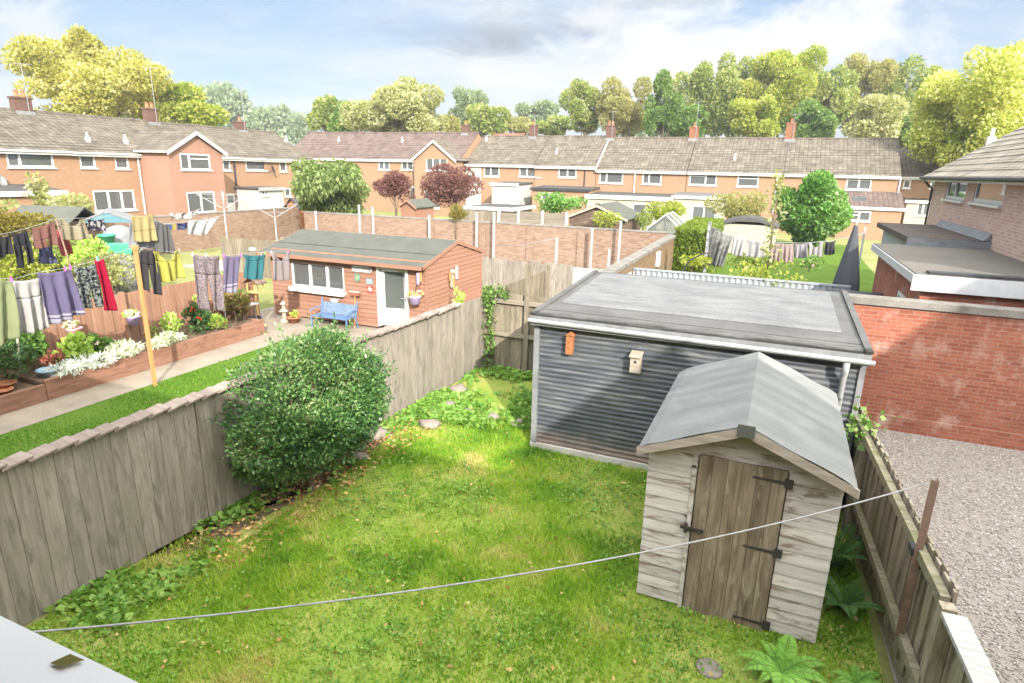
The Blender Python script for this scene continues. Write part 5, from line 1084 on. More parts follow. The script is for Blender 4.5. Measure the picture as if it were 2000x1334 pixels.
for (u0, v0, d0), (u1, v1, d1), lb in [((618, 422, 34), (700, 405, 36), 'slack rope line strung between posts below the weeping tree'), ((964, 480, 25), (1083, 466, 20), 'thin line between the two pale posts right of the cabin')]:
    a, c_ = at_y(u0, v0, d0), at_y(u1, v1, d1); tag(MB().tube([a, (a+c_)/2-Vector((0, 0, .12)), c_], .014, 5).build('washing_line', M['pipe'], None, True), lb, 'washing line')
board_fence('garden_fence', 'short pale fence standing behind the end fence, running away from the cabin', (-5.85, 12.4), (-5.75, 16.2), 0, 1.72, 'fencepale', .14, -1, posts=((3.7, 1.9),))
board_fence('garden_fence', 'grey board fence between the right end of the cabin and the pale posts', (-9.6, 19.6), (-5.9, 19.2), 0, 1.42, 'fencegrey', .15, -1, posts=((2.2, 1.5),), jit=.05)
# corrugated fence behind the garage
t = thing('corrugated_fence', 'grey ribbed metal fence just behind the dark garage roof', 'fence', (-3.5, 17.25, 0), math.atan2(-.1, 5.3)); mb = MB()
for i in range(220):
    x0, x1 = i*.025, (i+1)*.025; f = lambda x: .018*math.sin(2*PI*x/.15); mb.quad((x0, f(x0), 0), (x1, f(x1), 0), (x1, f(x1), 1.80), (x0, f(x0), 1.80))
M['ribgrey'] = m_plain('grey_ribbed_sheet', (.24,.26,.285), .5, .1); mb.build('panel', M['ribgrey'], t); MB().box(0, 5.5, -.03, .03, 1.78, 1.83).build('top_rail', M['ribgrey'], t)

def small_shed(name, label, u0, u1, ve, ua, va, Y, depth, wall, roof, ze_off=0, ridge='y', rzr=0, trim=None, cat='shed'):
    """gable facing us between px u0..u1 at eave height ve, apex (ua, va), at y = Y"""
    a, b = at_y(u0, ve, Y), at_y(u1, ve, Y); c_ = at_y(ua, va, Y); ze = (a.z+b.z)/2; W_ = b.x-a.x
    t = thing(name, label, cat, (a.x, Y, 0), rzr); xa = W_/2
    mb = MB(); z = 0; q = .16
    while z < c_.z-.03:
        lo, hi = (0, W_) if z < ze-.02 else (xa*(z-ze+.08)/(c_.z-ze+.08), W_-xa*(z-ze+.08)/(c_.z-ze+.08))
        if hi-lo > .1: mb.box(lo, hi, 0, .02, z+.002, z+q-.002)
        z += q
    mb.quad((0, .03, 0), (0, depth, 0), (0, depth, ze), (0, .03, ze)).quad((W_, .03, 0), (W_, depth, 0), (W_, depth, ze), (W_, .03, ze)); mb.build('wall', M[wall], t)
    r = MB()
    for sg in (-1, 1):
        xe = xa+sg*(xa+.15); zl = ze-.15*(c_.z-ze)/xa
        r.prism([(xe, zl+.03), (xa, c_.z+.05), (xa, c_.z+.0), (xe, zl-.03)], 'y', -.2, depth+.15)
    r.build('roof', M[roof], t)
    if trim:
        for sg in (-1, 1):
            xe = xa+sg*(xa+.16); zl = ze-.16*(c_.z-ze)/xa; MB().prism([(xe, zl+.02), (xa, c_.z+.04), (xa, c_.z-.08), (xe, zl-.10)], 'y', -.23, -.205).build('bargeboard', M[trim], t)
    return t
small_shed('garden_shed', 'old brown shed with pale felt roof beyond the orange wall, among green weeds', 1112, 1222, 424, 1168, 401, 31, 4.0, 'oldshed', 'felt', trim='barge')
small_shed('garden_shed', 'little red shed with grey roof below the smaller purple maple', 783, 812, 402, 797, 391, 33, 2.2, 'cabinwood', 'felt', trim='cabinwood')
t = small_shed('garden_shed', 'orange painted shed with dark roof peeping left of the weeping tree', 560, 584, 402, 572, 388, 31, 2.2, 'terracotta', 'bitumen')
t = thing('flat_shed', 'white flat-roofed shed right of the purple maples', 'shed', tuple(at_y(905, 410, 31.5)[:2])+(0,)); a, b = at_y(905, 404, 31.5), at_y(1003, 410, 31.5); W_ = b.x-a.x
MB().box(.1, W_-.1, .1, 3, 0, a.z-.1).build('wall', M['oldshed'], t); MB().box(0, W_, 0, 3.4, a.z-.12, a.z+.06).build('roof_edge', M['white'], t); MB().box(.2, W_-.2, .2, 3.2, a.z+.063, a.z+.075).build('roof', M['bitumen'], t)
# panel fence with concrete posts
t = thing('panel_fence', 'grey panel fence with pale concrete posts beyond the orange wall', 'fence', (at_y(905, 430, 29.6).x, 29.6, 0)); ps = [at_y(u, v, 29.6) for u, v in ((975, 411), (1013, 412), (1060, 413), (1107, 416))]; x0 = t.location.x
for a, b in zip(ps, ps[1:]):
    mb = MB(); [mb.box(a.x-x0+.07, b.x-x0-.07, -.02+.006*(i % 2), .0+.006*(i % 2), .1+i*.12, .215+i*.12) for i in range(int((a.z-.1)/.12))]; mb.build('panel', M['railx'], t)
for a in ps: MB().box(a.x-x0-.06, a.x-x0+.06, -.06, .06, 0, a.z+.04).build('post', M['conc'], t)
mb = MB(); [mb.box(x, x+.17, 0, .02, 0, ps[0].z-.06) for x in [i*.18 for i in range(int((ps[0].x-x0)/.18))]]; mb.build('board_panel', M['fencepale'], t)
# greenhouse, cream store, glass
def ghouse(u0, u1, vt, vb, Y):
    a, b = at_y(u0, vb, Y), at_y(u1, vt, Y); W_, H_ = b.x-a.x, b.z; t = thing('greenhouse', 'small aluminium greenhouse behind the right end of the orange wall', 'greenhouse', (a.x, Y, 0)); ze = H_*.66; mb = MB(); D_ = 2.6
    for y in (0, D_/2, D_):
        for x in (0, W_): mb.bar((x, y, 0), (x, y, ze), .05, .05)
        mb.bar((0, y, ze), (W_/2, y, H_), .05, .05); mb.bar((W_, y, ze), (W_/2, y, H_), .05, .05)
    for x, z in ((0, ze), (W_, ze), (W_/2, H_)): mb.bar((x, 0, z), (x, D_, z), .06, .06)
    mb.build('frame', M['white'], t); g_ = MB()
    for x0, z0, x1, z1 in ((0, 0, 0, ze), (W_, 0, W_, ze), (0, ze, W_/2, H_), (W_, ze, W_/2, H_)): g_.quad((x0, 0, z0), (x0, D_, z0), (x1, D_, z1), (x1, 0, z1))
    g_.poly([(0, 0, 0), (W_, 0, 0), (W_, 0, ze), (W_/2, 0, H_), (0, 0, ze)]); g_.build('pane', M['glass_pale'], t)
ghouse(1262, 1336, 421, 462, 33)
a, b = at_y(1402, 445, 38), at_y(1522, 445, 38); t = thing('garden_store', 'low cream garden store with curved dark roof at the top of the rear lawn', 'shed', (a.x, 38, 0)); W_ = b.x-a.x; zt = at_y(1460, 432, 38).z
MB().box(.1, W_-.1, 0, 2.5, 0, zt-.2).build('wall', M['offwhite'], t); MB().prism([(W_*i/12, zt-.22+.42*math.sin(PI*i/12)) for i in range(13)] + [(W_*i/12, zt-.3+.3*math.sin(PI*i/12)) for i in range(12, -1, -1)], 'y', -.15, 2.7).build('roof', M['bitumen'], t)
# washing in the garden on the right (y = 21)
WY = ('y', 21.0); G3 = 'washing on the rear lawn line'
washing('sheet', 'large pale grey sheet hanging across the rear lawn', 'sheet', WY, (1389, 443), (1432, 462), (1378, 516), (1412, 521), cl('grey_sheet', (.50,.50,.48)), 'sheet', .12, 4, G3)
for lb, st, tl, tr, bl, br, mt in [('white towel next to the grey sheet on the rear lawn line', 'towel', (1433, 461), (1456, 466), (1428, 496), (1450, 500), cl('white_towel', (.74,.73,.75))), ('white shirt on the rear lawn line, right of the white towel', 'top', (1457, 466), (1494, 473), (1456, 500), (1492, 503), cl('pale_shirt', (.66,.65,.66))), ('pink shorts on the rear lawn line, the left pair', 'shorts', (1503, 473), (1526, 475), (1502, 511), (1523, 511), cl('pink_cotton', (.66,.50,.49))), ('pink shorts on the rear lawn line, the right pair', 'towel', (1526, 475), (1550, 476), (1527, 512), (1549, 512), M['pink_cotton']), ('pale lilac cloth on the rear lawn line', 'towel', (1552, 476), (1577, 475), (1551, 503), (1577, 503), cl('lilac_cotton', (.58,.54,.58))), ('white vest on the rear lawn line before the dark one', 'vest', (1579, 474), (1608, 472), (1580, 502), (1606, 502), cl('chalk_cotton', (.68,.62,.63))), ('dark garment at the right end of the rear lawn line', 'top', (1610, 472), (1633, 470), (1610, 497), (1629, 496), cl('dark_cotton', (.10,.10,.12)))]:
    washing('clothes', lb, 'clothes', WY, tl, tr, bl, br, mt, st, .04, 2, G3)
tag(MB().tube([at_y(u, v, 21) for u, v in ((1386, 441), (1432, 461), (1500, 473), (1570, 475), (1635, 469), (1690, 455))], .01, 5).build('washing_line', M['pipe'], None, True), 'washing line crossing the rear lawn on the right', 'washing line')
p = at_y(1386, 440, 21.02); tag(MB().box(p.x-.05, p.x+.05, 21.0, 21.1, 0, p.z+.1).build('line_post', M['steel']), 'post at the grey sheet end of the rear lawn line', 'post')
p = at_y(1690, 450, 21.02); tag(MB().box(p.x-.025, p.x+.025, 21.1, 21.15, 0, p.z+.1).build('line_post', M['steel']), 'post at the far right end of the rear lawn line', 'post')
p = at_y(1672, 440, 19.5); t = thing('parasol', 'closed dark grey parasol by the grey extension', 'parasol', (p.x, 19.5, 0)); M['charcoal'] = m_cloth('charcoal_canvas', (.20,.21,.24))
MB().lathe([(.30, .6), (.40, .9), (.34, 1.6), (.19, 2.4), (.05, p.z)], (0, 0, 0), 9).build('canopy', M['charcoal'], t); MB().tube([(0, 0, 0), (0, 0, p.z+.08)], .025, 7).lathe([(.3, 0), (.28, .08), (.05, .1)], (0, 0, 0), 12).build('pole', M['steel'], t)
p = at_y(1600, 548, 17); t = thing('covered_table', 'dark tarpaulin draped over garden furniture behind the corrugated fence', 'garden furniture', (p.x-.9, 17.2, 0)); MB().box(0, 1.9, 0, 1.2, .0, .72, lambda p: Vector((p.x+(.12 if p.z < .3 else 0)*(1 if p.x > 1 else -1), p.y, p.z))).prism([(0, .72), (.95, .98), (1.9, .72)], 'y', 0, 1.2).build('cover', M['charcoal'], t)
p = at_y(1660, 560, 15.5); t = thing('dark_shed', 'low black-roofed lean-to between the garage and the brick extension', 'shed', (p.x-.3, 15.2, 0)); MB().box(.05, 1.1, .05, 1.4, 0, 1.5).build('wall', M['greyclad'], t); MB().box(-.05, 1.2, -.1, 1.5, 1.5, 1.56, lambda p: Vector((p.x, p.y, p.z+.15*p.y))).build('roof', M['dark'], t)
# black chair and arch
p = at_y(1385, 512, 19.5); t = thing('garden_chair', 'black metal garden chair on the rear lawn by the grey sheet', 'chair', (p.x, 19.5, 0)); s_ = 1.2
MB().box(-.25, .25, -.25, .25, .62*s_, .66*s_).build('seat', M['black'], t); MB().box(-.25, .25, .22, .26, .66*s_, 1.15*s_).build('backrest', M['black'], t)
for a_ in (-.22, .22):
    for b_ in (-.22, .22): MB().box(a_-.02, a_+.02, b_-.02, b_+.02, 0, .62*s_).build('leg', M['black'], t)
a, b, c_ = at_y(1328, 540, 18.6), at_y(1345, 510, 18.6), at_y(1392, 492, 18.6); tag(MB().tube([(a.x, 18.6, 0), a, b, (b+c_)/2+Vector((0, 0, .06)), c_], .022, 6).build('frame_arch', M['black'], None, True), 'black curved tubular frame arching beside the grey sheet', 'frame')
# plots on the far left
def px_at(u, v, depth): return EYE + ray(u, v)*depth
def sc(depth): return depth/FOCAL
p = px_at(108, 430, 24); t = thing('garden_shed', 'grey felted shed roof behind the washing at far left', 'shed', (p.x, p.y, 0), R(20)); 
MB().box(-1.1, 1.1, -.8, .8, 0, p.z).build('wall', M['oldshed'], t); MB().prism([(-1.0, p.z-.05), (0, p.z+.55), (1.0, p.z-.05), (1.0, p.z-.1), (0, p.z+.5), (-1.0, p.z-.1)], 'x', -1.3, 1.3).build('roof', M['felt'], t)
p = px_at(214, 430, 25); t = thing('gazebo', 'small gazebo with grey canopy and sky-blue gable at the left', 'gazebo', (p.x, p.y, 0), R(52)); W_ = .95
M['bluegable'] = m_cloth('sky_blue_canvas', (.25,.50,.62))
for x in (-W_, W_):
    for y in (-W_, W_): MB().box(x-.03, x+.03, y-.03, y+.03, 0, p.z).build('post', M['pipe'], t)
MB().prism([(-W_-.1, p.z), (0, p.z+.45), (W_+.1, p.z), (W_+.1, p.z-.05), (0, p.z+.40), (-W_-.1, p.z-.05)], 'y', -W_-.1, W_+.1).build('canopy', M['lead'], t); MB().prism([(-W_, p.z-.02), (W_, p.z-.02), (0, p.z+.38)], 'y', -W_-.06, -W_-.04).build('gable', M['bluegable'], t)
p = px_at(232, 455, 21); t = thing('covered_barbecue', 'rounded barbecue under a grey-blue cover among the plants', 'barbecue', (p.x, p.y, 0)); MB().lathe([(.42, .0), (.46, .6), (.50, p.z-.1), (.42, p.z+.14), (.12, p.z+.26)], (0, 0, 0), 14).build('cover', M['lead'], t, True)
M['greenplastic'] = m_plain('green_plastic', (.05,.28,.17), .4)
pot('green plastic tub upturned beside the covered barbecue', tuple(px_at(208, 462, 20)[:2])+(px_at(208, 470, 20).z-.2,), .25, .4, 'greenplastic', 'tub')
p = px_at(240, 470, 19); t = thing('wheelbarrow', 'green wheelbarrow standing among flowers below the barbecue', 'wheelbarrow', (p.x, p.y, max(0, p.z-.75)), R(30)); MB().prism([(-.35, .35), (.3, .35), (.45, .65), (-.5, .65)], 'y', -.28, .28).build('tray', M['greenplastic'], t); MB().tube([(-.9, .25, .55), (.3, .2, .25)], .02, 5).tube([(-.9, -.25, .55), (.3, -.2, .25)], .02, 5).build('handle', M['black'], t); o = MB().lathe([(.15, -.04), (.2, -.03), (.2, .03), (.15, .04)], (0, 0, 0), 14).build('wheel', M['black'], t); o.rotation_euler = (R(90), 0, 0); o.location = (.5, 0, .2)
LX = ('x', -21.0); G4 = 'washing beyond the grey fence'
washing('sheet', 'bright white sheet flung out on the line beyond the grey fence', 'sheet', LX, (368, 432), (430, 424), (364, 457), (410, 457), cl('white_sheet', (.80,.80,.82)), 'sheet', .12, 2, G4)
washing('clothes', 'small navy garment left of the bright white sheet', 'clothes', LX, (345, 436), (366, 434), (346, 448), (366, 447), cl('navy_cotton', (.06,.08,.22)), 'towel', .03, 1, G4); washing('clothes', 'small yellow garment between navy ones by the white sheet', 'clothes', LX, (336, 437), (344, 436), (337, 449), (344, 448), cl('gold_cotton', (.65,.50,.12)), 'towel', .02, 1, G4); washing('clothes', 'blue garment left of the little yellow one', 'clothes', LX, (324, 437), (335, 437), (326, 448), (336, 448), cl('blue_cotton', (.10,.18,.42)), 'towel', .02, 1, G4)
washing('sheet', 'rumpled white cloth slung over a drier in front of the gabled house', 'sheet', ('x', -24.5), (330, 416), (398, 404), (334, 427), (380, 420), cl('rumpled_cloth', (.66,.63,.62)), 'sheet', .25, 3, None, .12)
tag(MB().tube([at_x(u, v, -21.0) for u, v in ((310, 439), (345, 435), (432, 422), (445, 419))], .01, 5).build('washing_line', M['pipe'], None, True), 'washing line carrying the bright white sheet', 'washing line')
for u, v0, v1, dp_, lb in [(443, 372, 462, 30, 'rotary drier left of the orange shed'), (540, 392, 462, 32, 'rotary drier with folded arms by the weeping tree')]:
    p = px_at(u, v1, dp_); q = px_at(u, v0, dp_); t = thing('rotary_drier', lb, 'clothes drier', (p.x, p.y, 0)); MB().tube([(0, 0, 0), (0, 0, q.z)], .035, 7).build('pole', M['steel'], t); zt = q.z-.1
    for k in range(4):
        a = PI/4+k*PI/2; MB().tube([(0, 0, zt-.75), (math.cos(a)*1.15, math.sin(a)*1.15, zt-.05)], .016, 5).build('arm', M['steel'], t)
    mb = MB()
    for f in (.4, .7, 1.0):
        P = [(math.cos(PI/4+k*PI/2)*1.15*f, math.sin(PI/4+k*PI/2)*1.15*f, zt-.75+.7*f) for k in range(5)]; [mb.tube([P[k], P[k+1]], .006, 4) for k in range(4)]
    mb.build('line', M['pipe'], t)
# ================================================================== VEGETATION BEYOND
LEAF_K = .78
for nm, st, tr in [('yellowgreen', [(.24,.25,.04), (.40,.40,.08), (.56,.53,.15), (.76,.70,.38)], .4), ('palegreen', [(.24,.29,.09), (.37,.41,.16), (.50,.50,.26), (.60,.58,.37)], .35), ('oak', [(.13,.21,.05), (.22,.31,.07), (.36,.42,.12), (.52,.52,.25)], .35), ('darkoak', [(.09,.19,.05), (.16,.28,.06), (.27,.38,.11)], .3), ('brightoak', [(.19,.28,.025), (.31,.40,.05), (.45,.49,.09), (.58,.57,.22)], .4),
    ('brownoak', [(.24,.26,.08), (.36,.36,.13), (.48,.44,.22)], .35), ('bluegreen', [(.17,.25,.15), (.25,.33,.20), (.34,.41,.27)], .3), ('maple', [(.14,.055,.055), (.22,.10,.095), (.31,.17,.15)], .3), ('laurel', [(.06,.18,.025), (.12,.30,.045), (.22,.42,.09), (.42,.54,.30)], .3), ('weeping', [(.10,.17,.04), (.18,.26,.07), (.28,.36,.13), (.40,.46,.24)], .35), ('golden', [(.14,.13,.02), (.22,.19,.035), (.30,.25,.06)], .35), ('limegold', [(.26,.33,.05), (.45,.53,.10), (.66,.68,.20), (.88,.86,.48)], .4), ('hedge', [(.12,.19,.02), (.17,.25,.03), (.22,.29,.045)], .3)]:
    M[nm] = m_leaf(nm+'_foliage', [tuple(q*LEAF_K for q in c) for c in st], min(.5, tr+.1), .55, .35)
def tree_px(label, u, v, ru, rv, depth, mat, n=9000, leaf=.45, lobes=16, rl=.42, name='tree', cat='tree', group=None, zg=0.0, seed=None, aspect=.7, inner=.5, thick=1.0, down=0.0, trunk=.25, flat=1.0):
    if depth > 40: n = int(n*1.5); leaf *= .8
    p = px_at(u, v, depth); s = sc(depth); rad = (ru*s, ru*s*thick, rv*s)
    return tree(name, label, cat, p.x, p.y, zg, p.z, rad, M[mat], n, leaf, lobes, rl, group, seed or int(u*7+v), flat, aspect, inner, trunk, down)
TG = 'trees behind the terraces'
tree_px('big spreading yellow-green tree behind the left terrace chimneys', 205, 180, 150, 85, 70, 'yellowgreen', 26000, .42, 44, .28, group=TG, seed=3, inner=.4)
tree_px('yellow-green leaning top of the big tree, rising highest at the left', 160, 115, 50, 60, 71, 'yellowgreen', 4200, .5, 12, .4, group=TG, inner=.4)
tree_px('green lower tree at the right foot of the big yellow-green one', 345, 225, 75, 48, 74, 'brightoak', 6500, .5, 14, .42, group=TG)
tree_px('wide dome-shaped pale green tree behind the brown roof', 772, 222, 98, 62, 78, 'palegreen', 24000, .4, 60, .24, group=TG, inner=.7, down=.5)
tree_px('dark oak left of the pale dome tree', 636, 228, 28, 34, 88, 'oak', 3600, .5, 10, .5, group=TG); tree_px('dark tree squeezed against the left flank of the pale dome', 668, 238, 26, 26, 86, 'darkoak', 2600, .5, 8, .5, group=TG)
tree_px('bluish green round-headed tree right of the pale dome', 906, 210, 38, 36, 115, 'bluegreen', 4500, .6, 12, .45, group=TG); tree_px('green tree below the round-headed bluish tree', 945, 238, 38, 24, 105, 'oak', 3600, .6, 10, .5, group=TG)
tree_px('brownish tree between the pale dome and a chimney', 884, 246, 22, 18, 90, 'brownoak', 1600, .5, 8, .5, group=TG)
tree_px('hazy blue-green broad tree in the gap in the middle of the skyline', 1042, 225, 46, 26, 170, 'bluegreen', 3800, .9, 11, .45, group=TG); tree_px('low olive trees at the skyline left of the tall wood', 1000, 246, 42, 16, 120, 'brownoak', 2600, .6, 9, .5, group=TG); tree_px('low green tree at the foot of the tall wood', 1085, 248, 36, 18, 110, 'oak', 2600, .6, 9, .5, group=TG)
for i, (u, v, ru, rv, d, mt, n, lb) in enumerate([(1146, 205, 42, 48, 96, 'oak', 6000, 'airy oak at the left end of the tall wood'), (1222, 212, 50, 58, 92, 'brownoak', 6500, 'brown-tinged oak second along the tall wood'), (1298, 212, 36, 58, 84, 'darkoak', 5200, 'dark green narrow tree in the left half of the tall wood'), (1372, 196, 55, 66, 92, 'oak', 7500, 'broad oak behind the chimney with the tall aerial'), (1330, 235, 45, 36, 86, 'darkoak', 3600, 'dark lower tree beside that aerial'), (1440, 182, 55, 80, 90, 'oak', 8000, 'tall oak left of the brightest crown'), (1530, 172, 70, 76, 86, 'brightoak', 11000, 'brightest and broadest yellow-green crown of the tall wood'), (1470, 232, 52, 38, 82, 'brightoak', 4500, 'bright lower foliage below the tall oak'), (1618, 190, 52, 72, 88, 'oak', 7500, 'tall dark-branched oak right of the brightest crown'), (1580, 240, 50, 34, 82, 'darkoak', 3600, 'dark undergrowth tree right of the roof chimney'), (1690, 192, 52, 72, 90, 'brownoak', 7500, 'olive oak towards the right end of the tall wood'), (1760, 190, 48, 70, 92, 'oak', 6500, 'oak before the gap at the right end of the tall wood'), (1815, 205, 40, 70, 94, 'brightoak', 5200, 'yellow-green tree at the far right end of the tall wood'), (1788, 265, 32, 35, 75, 'darkoak', 2600, 'small dark tree between the wood and the near yellow tree')]):
    tree_px(lb, u, v, ru, rv, d, mt, int(n*1.6), .42, 22, .34, group='trees of the tall wood', inner=.35, seed=40+i)
tree_px('pale sage-green rounded tree low in front of the tall wood', 1708, 240, 55, 42, 72, 'palegreen', 5500, .4, 16, .42, group=TG, inner=.7)
tree_px('huge yellow-green tree over the brown brick house at the right edge', 1945, 215, 135, 125, 44, 'limegold', 26000, .27, 44, .30, group=TG, seed=11, inner=.4); tree_px('lower green branches of foliage left of the brown brick house', 1868, 258, 62, 50, 46, 'brightoak', 5500, .36, 14, .42, group=TG)
# far hillside wood behind the left terrace: one mass
lb = []
for u, v, r in ((395, 205, 42), (440, 205, 34), (475, 220, 28), (505, 236, 26), (545, 236, 24), (575, 246, 24), (425, 235, 45), (370, 225, 40), (1230, 250, 30), (520, 250, 30), (600, 256, 20)):
    p = px_at(u, v, 230); s = sc(230); lb.append((p.x, p.y, p.z, r*s, r*s, r*s))
# hedge at the lawn's left side
a, b = at_y(1318, 448, 25), at_y(1384, 448, 25); t = thing('hedge', 'clipped green hedge beside the grey sheet on the rear lawn', 'hedge', (a.x, 25, 0)); W_, zt = b.x-a.x, a.z; n = 9000; fc = RNG.integers(0, 3, n); q = RNG.random((n, 3)); P = q*np.array([W_, 7.0, zt]); P[fc == 0, 1] = 0; P[fc == 1, 2] = zt; P[fc == 2, 0] = W_; nn = np.zeros((n, 3)); nn[fc == 0, 1] = -1; nn[fc == 1, 2] = 1; nn[fc == 2, 0] = 1
leaf_mesh('foliage', P, unit(nn*.5+rdirs(n)), .11*(.6+.8*RNG.random(n)), M['hedge'], t, .7); MB().box(.05, W_-.05, .06, 6.9, 0, zt-.05).build('stem', M['bark'], t)
tag(crown('hillside_wood', [l for L in lb for l in gen_lobes(L[:3], L[3:], 9, .5, 1, int(L[0]))], 15000, 1.5, M['bluegreen'], None, .7, inner=.5), 'hazy blue-green wood on the hillside behind the left terrace', 'wood', kind='stuff')
# smaller trees and shrubs in the gardens
tree_px('weeping tree with drooping pale green leaves at the end of the orange wall', 650, 360, 78, 52, 36, 'weeping', 11000, .30, 22, .42, 'weeping_tree', 'tree', None, inner=.4, down=1.3, aspect=.4, trunk=.12)
t = tree_px('smaller purple maple above the little red shed', 772, 372, 36, 26, 42, 'maple', 3200, .17, 12, .45, 'maple_tree', 'tree', 'purple maples', inner=.6, trunk=.08); t = tree_px('larger purple maple in front of the white rendered house end', 890, 360, 54, 40, 42, 'maple', 5600, .18, 16, .42, 'maple_tree', 'tree', 'purple maples', inner=.6, trunk=.1)
for n_, c_, lb, u, v, ru, rv, d, mt, n, lf in [('shrub', 'shrub', 'bright glossy green rounded bush at the top of the rear lawn', 1582, 405, 60, 60, 38, 'laurel', 22000, .19), ('shrub', 'shrub', 'olive loose shrub left of the glossy rounded bush', 1447, 402, 50, 34, 40, 'brownoak', 4000, .15), ('shrub', 'shrub', 'bright green wide shrub in front of the dark flat extension', 1088, 398, 46, 17, 34, 'laurel', 2600, .13), ('shrub', 'shrub', 'light green shrub behind the greenhouse', 1302, 412, 36, 20, 36, 'brightoak', 2200, .14), ('shrub', 'shrub', 'small golden conifer below the larger purple maple', 890, 417, 20, 14, 31, 'golden', 1300, .08), ('shrub', 'shrub', 'weedy green sprays growing against the old brown shed', 1185, 432, 26, 20, 30.2, 'brightoak', 900, .1), ('shrub', 'shrub', 'shadowy green bush right of the old brown shed', 1258, 432, 14, 18, 32, 'oak', 900, .1),
    ('shrub', 'shrub', 'pale fig-leaved bush over the grey shed at far left', 75, 408, 75, 26, 25, 'palegreen', 2600, .16), ('hedge', 'hedge', 'golden green hedge top at the left edge', 15, 438, 60, 28, 17, 'golden', 2600, .09), ('shrub', 'shrub', 'bright green bush behind the black leggings at left', 45, 520, 62, 48, 17, 'brightoak', 2600, .1), ('shrub', 'shrub', 'bush with yellow flowers beneath the beige top', 172, 500, 34, 26, 16.5, 'lime', 1000, .09), ('shrub', 'shrub', 'wild green plants left of the orange prop behind the brown fence', 218, 525, 46, 30, 15.6, 'palegreen', 1600, .09), ('shrub', 'shrub', 'leafy green plants behind the beige top and coral shorts', 128, 500, 60, 34, 18, 'oak', 1800, .1), ('shrub', 'shrub', 'tall loose plant spire standing before the leftmost house', 72, 372, 16, 30, 25, 'palegreen', 350, .16)]:
    tree_px(lb, u, v, ru, rv, d, mt, n, lf, 14, .45, n_, c_, None, inner=.55, trunk=.04)
tree_px('thin sparse young tree rising behind the dark garage', 1512, 430, 20, 130, 17, 'palegreen', 260, .11, 16, .3, 'young_tree', 'tree', None, inner=.2, trunk=.025)
tree_px('scrubby green weeds at the foot of the thin young tree', 1500, 535, 62, 22, 16.6, 'brightoak', 420, .1, 10, .5, 'shrub', 'shrub', None, inner=.3, trunk=.02)
tree_px('low potted plants at the near end of the rear lawn, left of the grey sheet', 1352, 508, 30, 9, 20, 'brightoak', 500, .1, 10, .5, 'shrub', 'shrub', None, inner=.4, trunk=.02); tree_px('low plants at the edge of the rear lawn right of the grey sheet', 1470, 510, 45, 11, 20, 'oak', 600, .1, 10, .5, 'shrub', 'shrub', None, inner=.4, trunk=.02)
t = clump('potted_plant', 'pink and white flowers in tubs below the white vest', 'plant', tuple(at_y(1580, 528, 18.2)), .35, .4, 260, .08, 'midgreen', ('fl_pink', 14), .6)

# ================================================================== THE HOUSE WE LOOK FROM (behind the camera; its sill shows at lower left)
h = thing('house', 'white window sill and frame edge jutting into the lower left corner', 'house', (0, -.12, 0))
mb = MB(); mb.box(-40, 8.5, -8, -.02, -.3, 5.0); mb.prism([(-.05+.4, 4.85), (-4, 7.55), (-8.3, 4.85)], 'x', -40.2, 8.6)
mb.prism([(2.9, 5.0), (5.6, 7.6), (8.3, 5.0)], 'y', -.9, .3)  # added front gable, shaped to cast the slanting shadow on the garage wall
mb.build('wall', M['brickfar'], h)
P, Q = at_z(265, 1334, 4.2), at_z(18, 1180, 4.2); y1 = (P.y+Q.y)/2+.1165
MB().box(-.52, .25, -.02, y1, 4.165, 4.2).box(-.52, .25, y1-.02, y1-.001, 4.12, 4.164).build('window_sill', M['sill'], h)
p = at_z(14, 1180, 4.2); MB().box(p.x-.06, p.x+.004, -.02, y1-.004, 4.2, at_y(4, 1114, P.y).z).build('window_frame', M['sill'], h)
nb = thing('house', 'unseen gabled house block added behind the viewpoint to cast shade', 'house', (10, -.12, 0))
mb = MB().box(1.2, 9, -9, -.02, -.3, 8.6); mb.prism([(1.0, 8.5), (4.0, 11.6), (9.2, 6.6)], 'y', -.9, .2); mb.build('wall', M['brickbrown'], nb)  # added unseen block, its gable shaped to slant a shadow across the brick wall
p = at_z(130, 1282, 4.205); tag(leaf_mesh('fallen_leaf', np.array([[p.x-.008, p.y-.004, 4.2012]]), unit(np.array([[.8, .45, .02]])), .017, M['golden'], None, .5, .06, np.array([[0., 0., 1.]])), 'single yellow-green leaf lying on the white window sill', 'leaf')

# ================================================================== SKY, SUN, RENDER
SUN = Vector((.617, -.787, 0)).normalized(); EL = R(27)
sd = bpy.data.lights.new('sun', 'SUN'); so = bpy.data.objects.new('sun', sd); COL.objects.link(so)
sd.energy = SUN_E; sd.angle = R(.6); sd.color = (1, .93, .82)
dirv = Vector((SUN.x*math.cos(EL), SUN.y*math.cos(EL), math.sin(EL))); so.rotation_euler = dirv.to_track_quat('Z', 'Y').to_euler(); so.location = (20, -30, 30)
world = bpy.data.worlds.new('World'); scene.world = world; world.use_nodes = True
nt = world.node_tree; nt.nodes.clear(); N = nt.nodes.new; Lk = nt.links.new
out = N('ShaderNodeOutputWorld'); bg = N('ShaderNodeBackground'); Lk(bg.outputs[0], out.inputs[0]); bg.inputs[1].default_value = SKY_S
sky = N('ShaderNodeTexSky'); sky.sky_type = 'NISHITA'; sky.sun_disc = False; sky.sun_elevation = EL; sky.sun_rotation = math.atan2(SUN.x, SUN.y); sky.altitude = 50; sky.air_density = 1.0; sky.dust_density = 1.2; sky.ozone_density = 1.0
tc = N('ShaderNodeTexCoord'); sp = N('ShaderNodeSeparateXYZ'); Lk(tc.outputs['Generated'], sp.inputs[0])
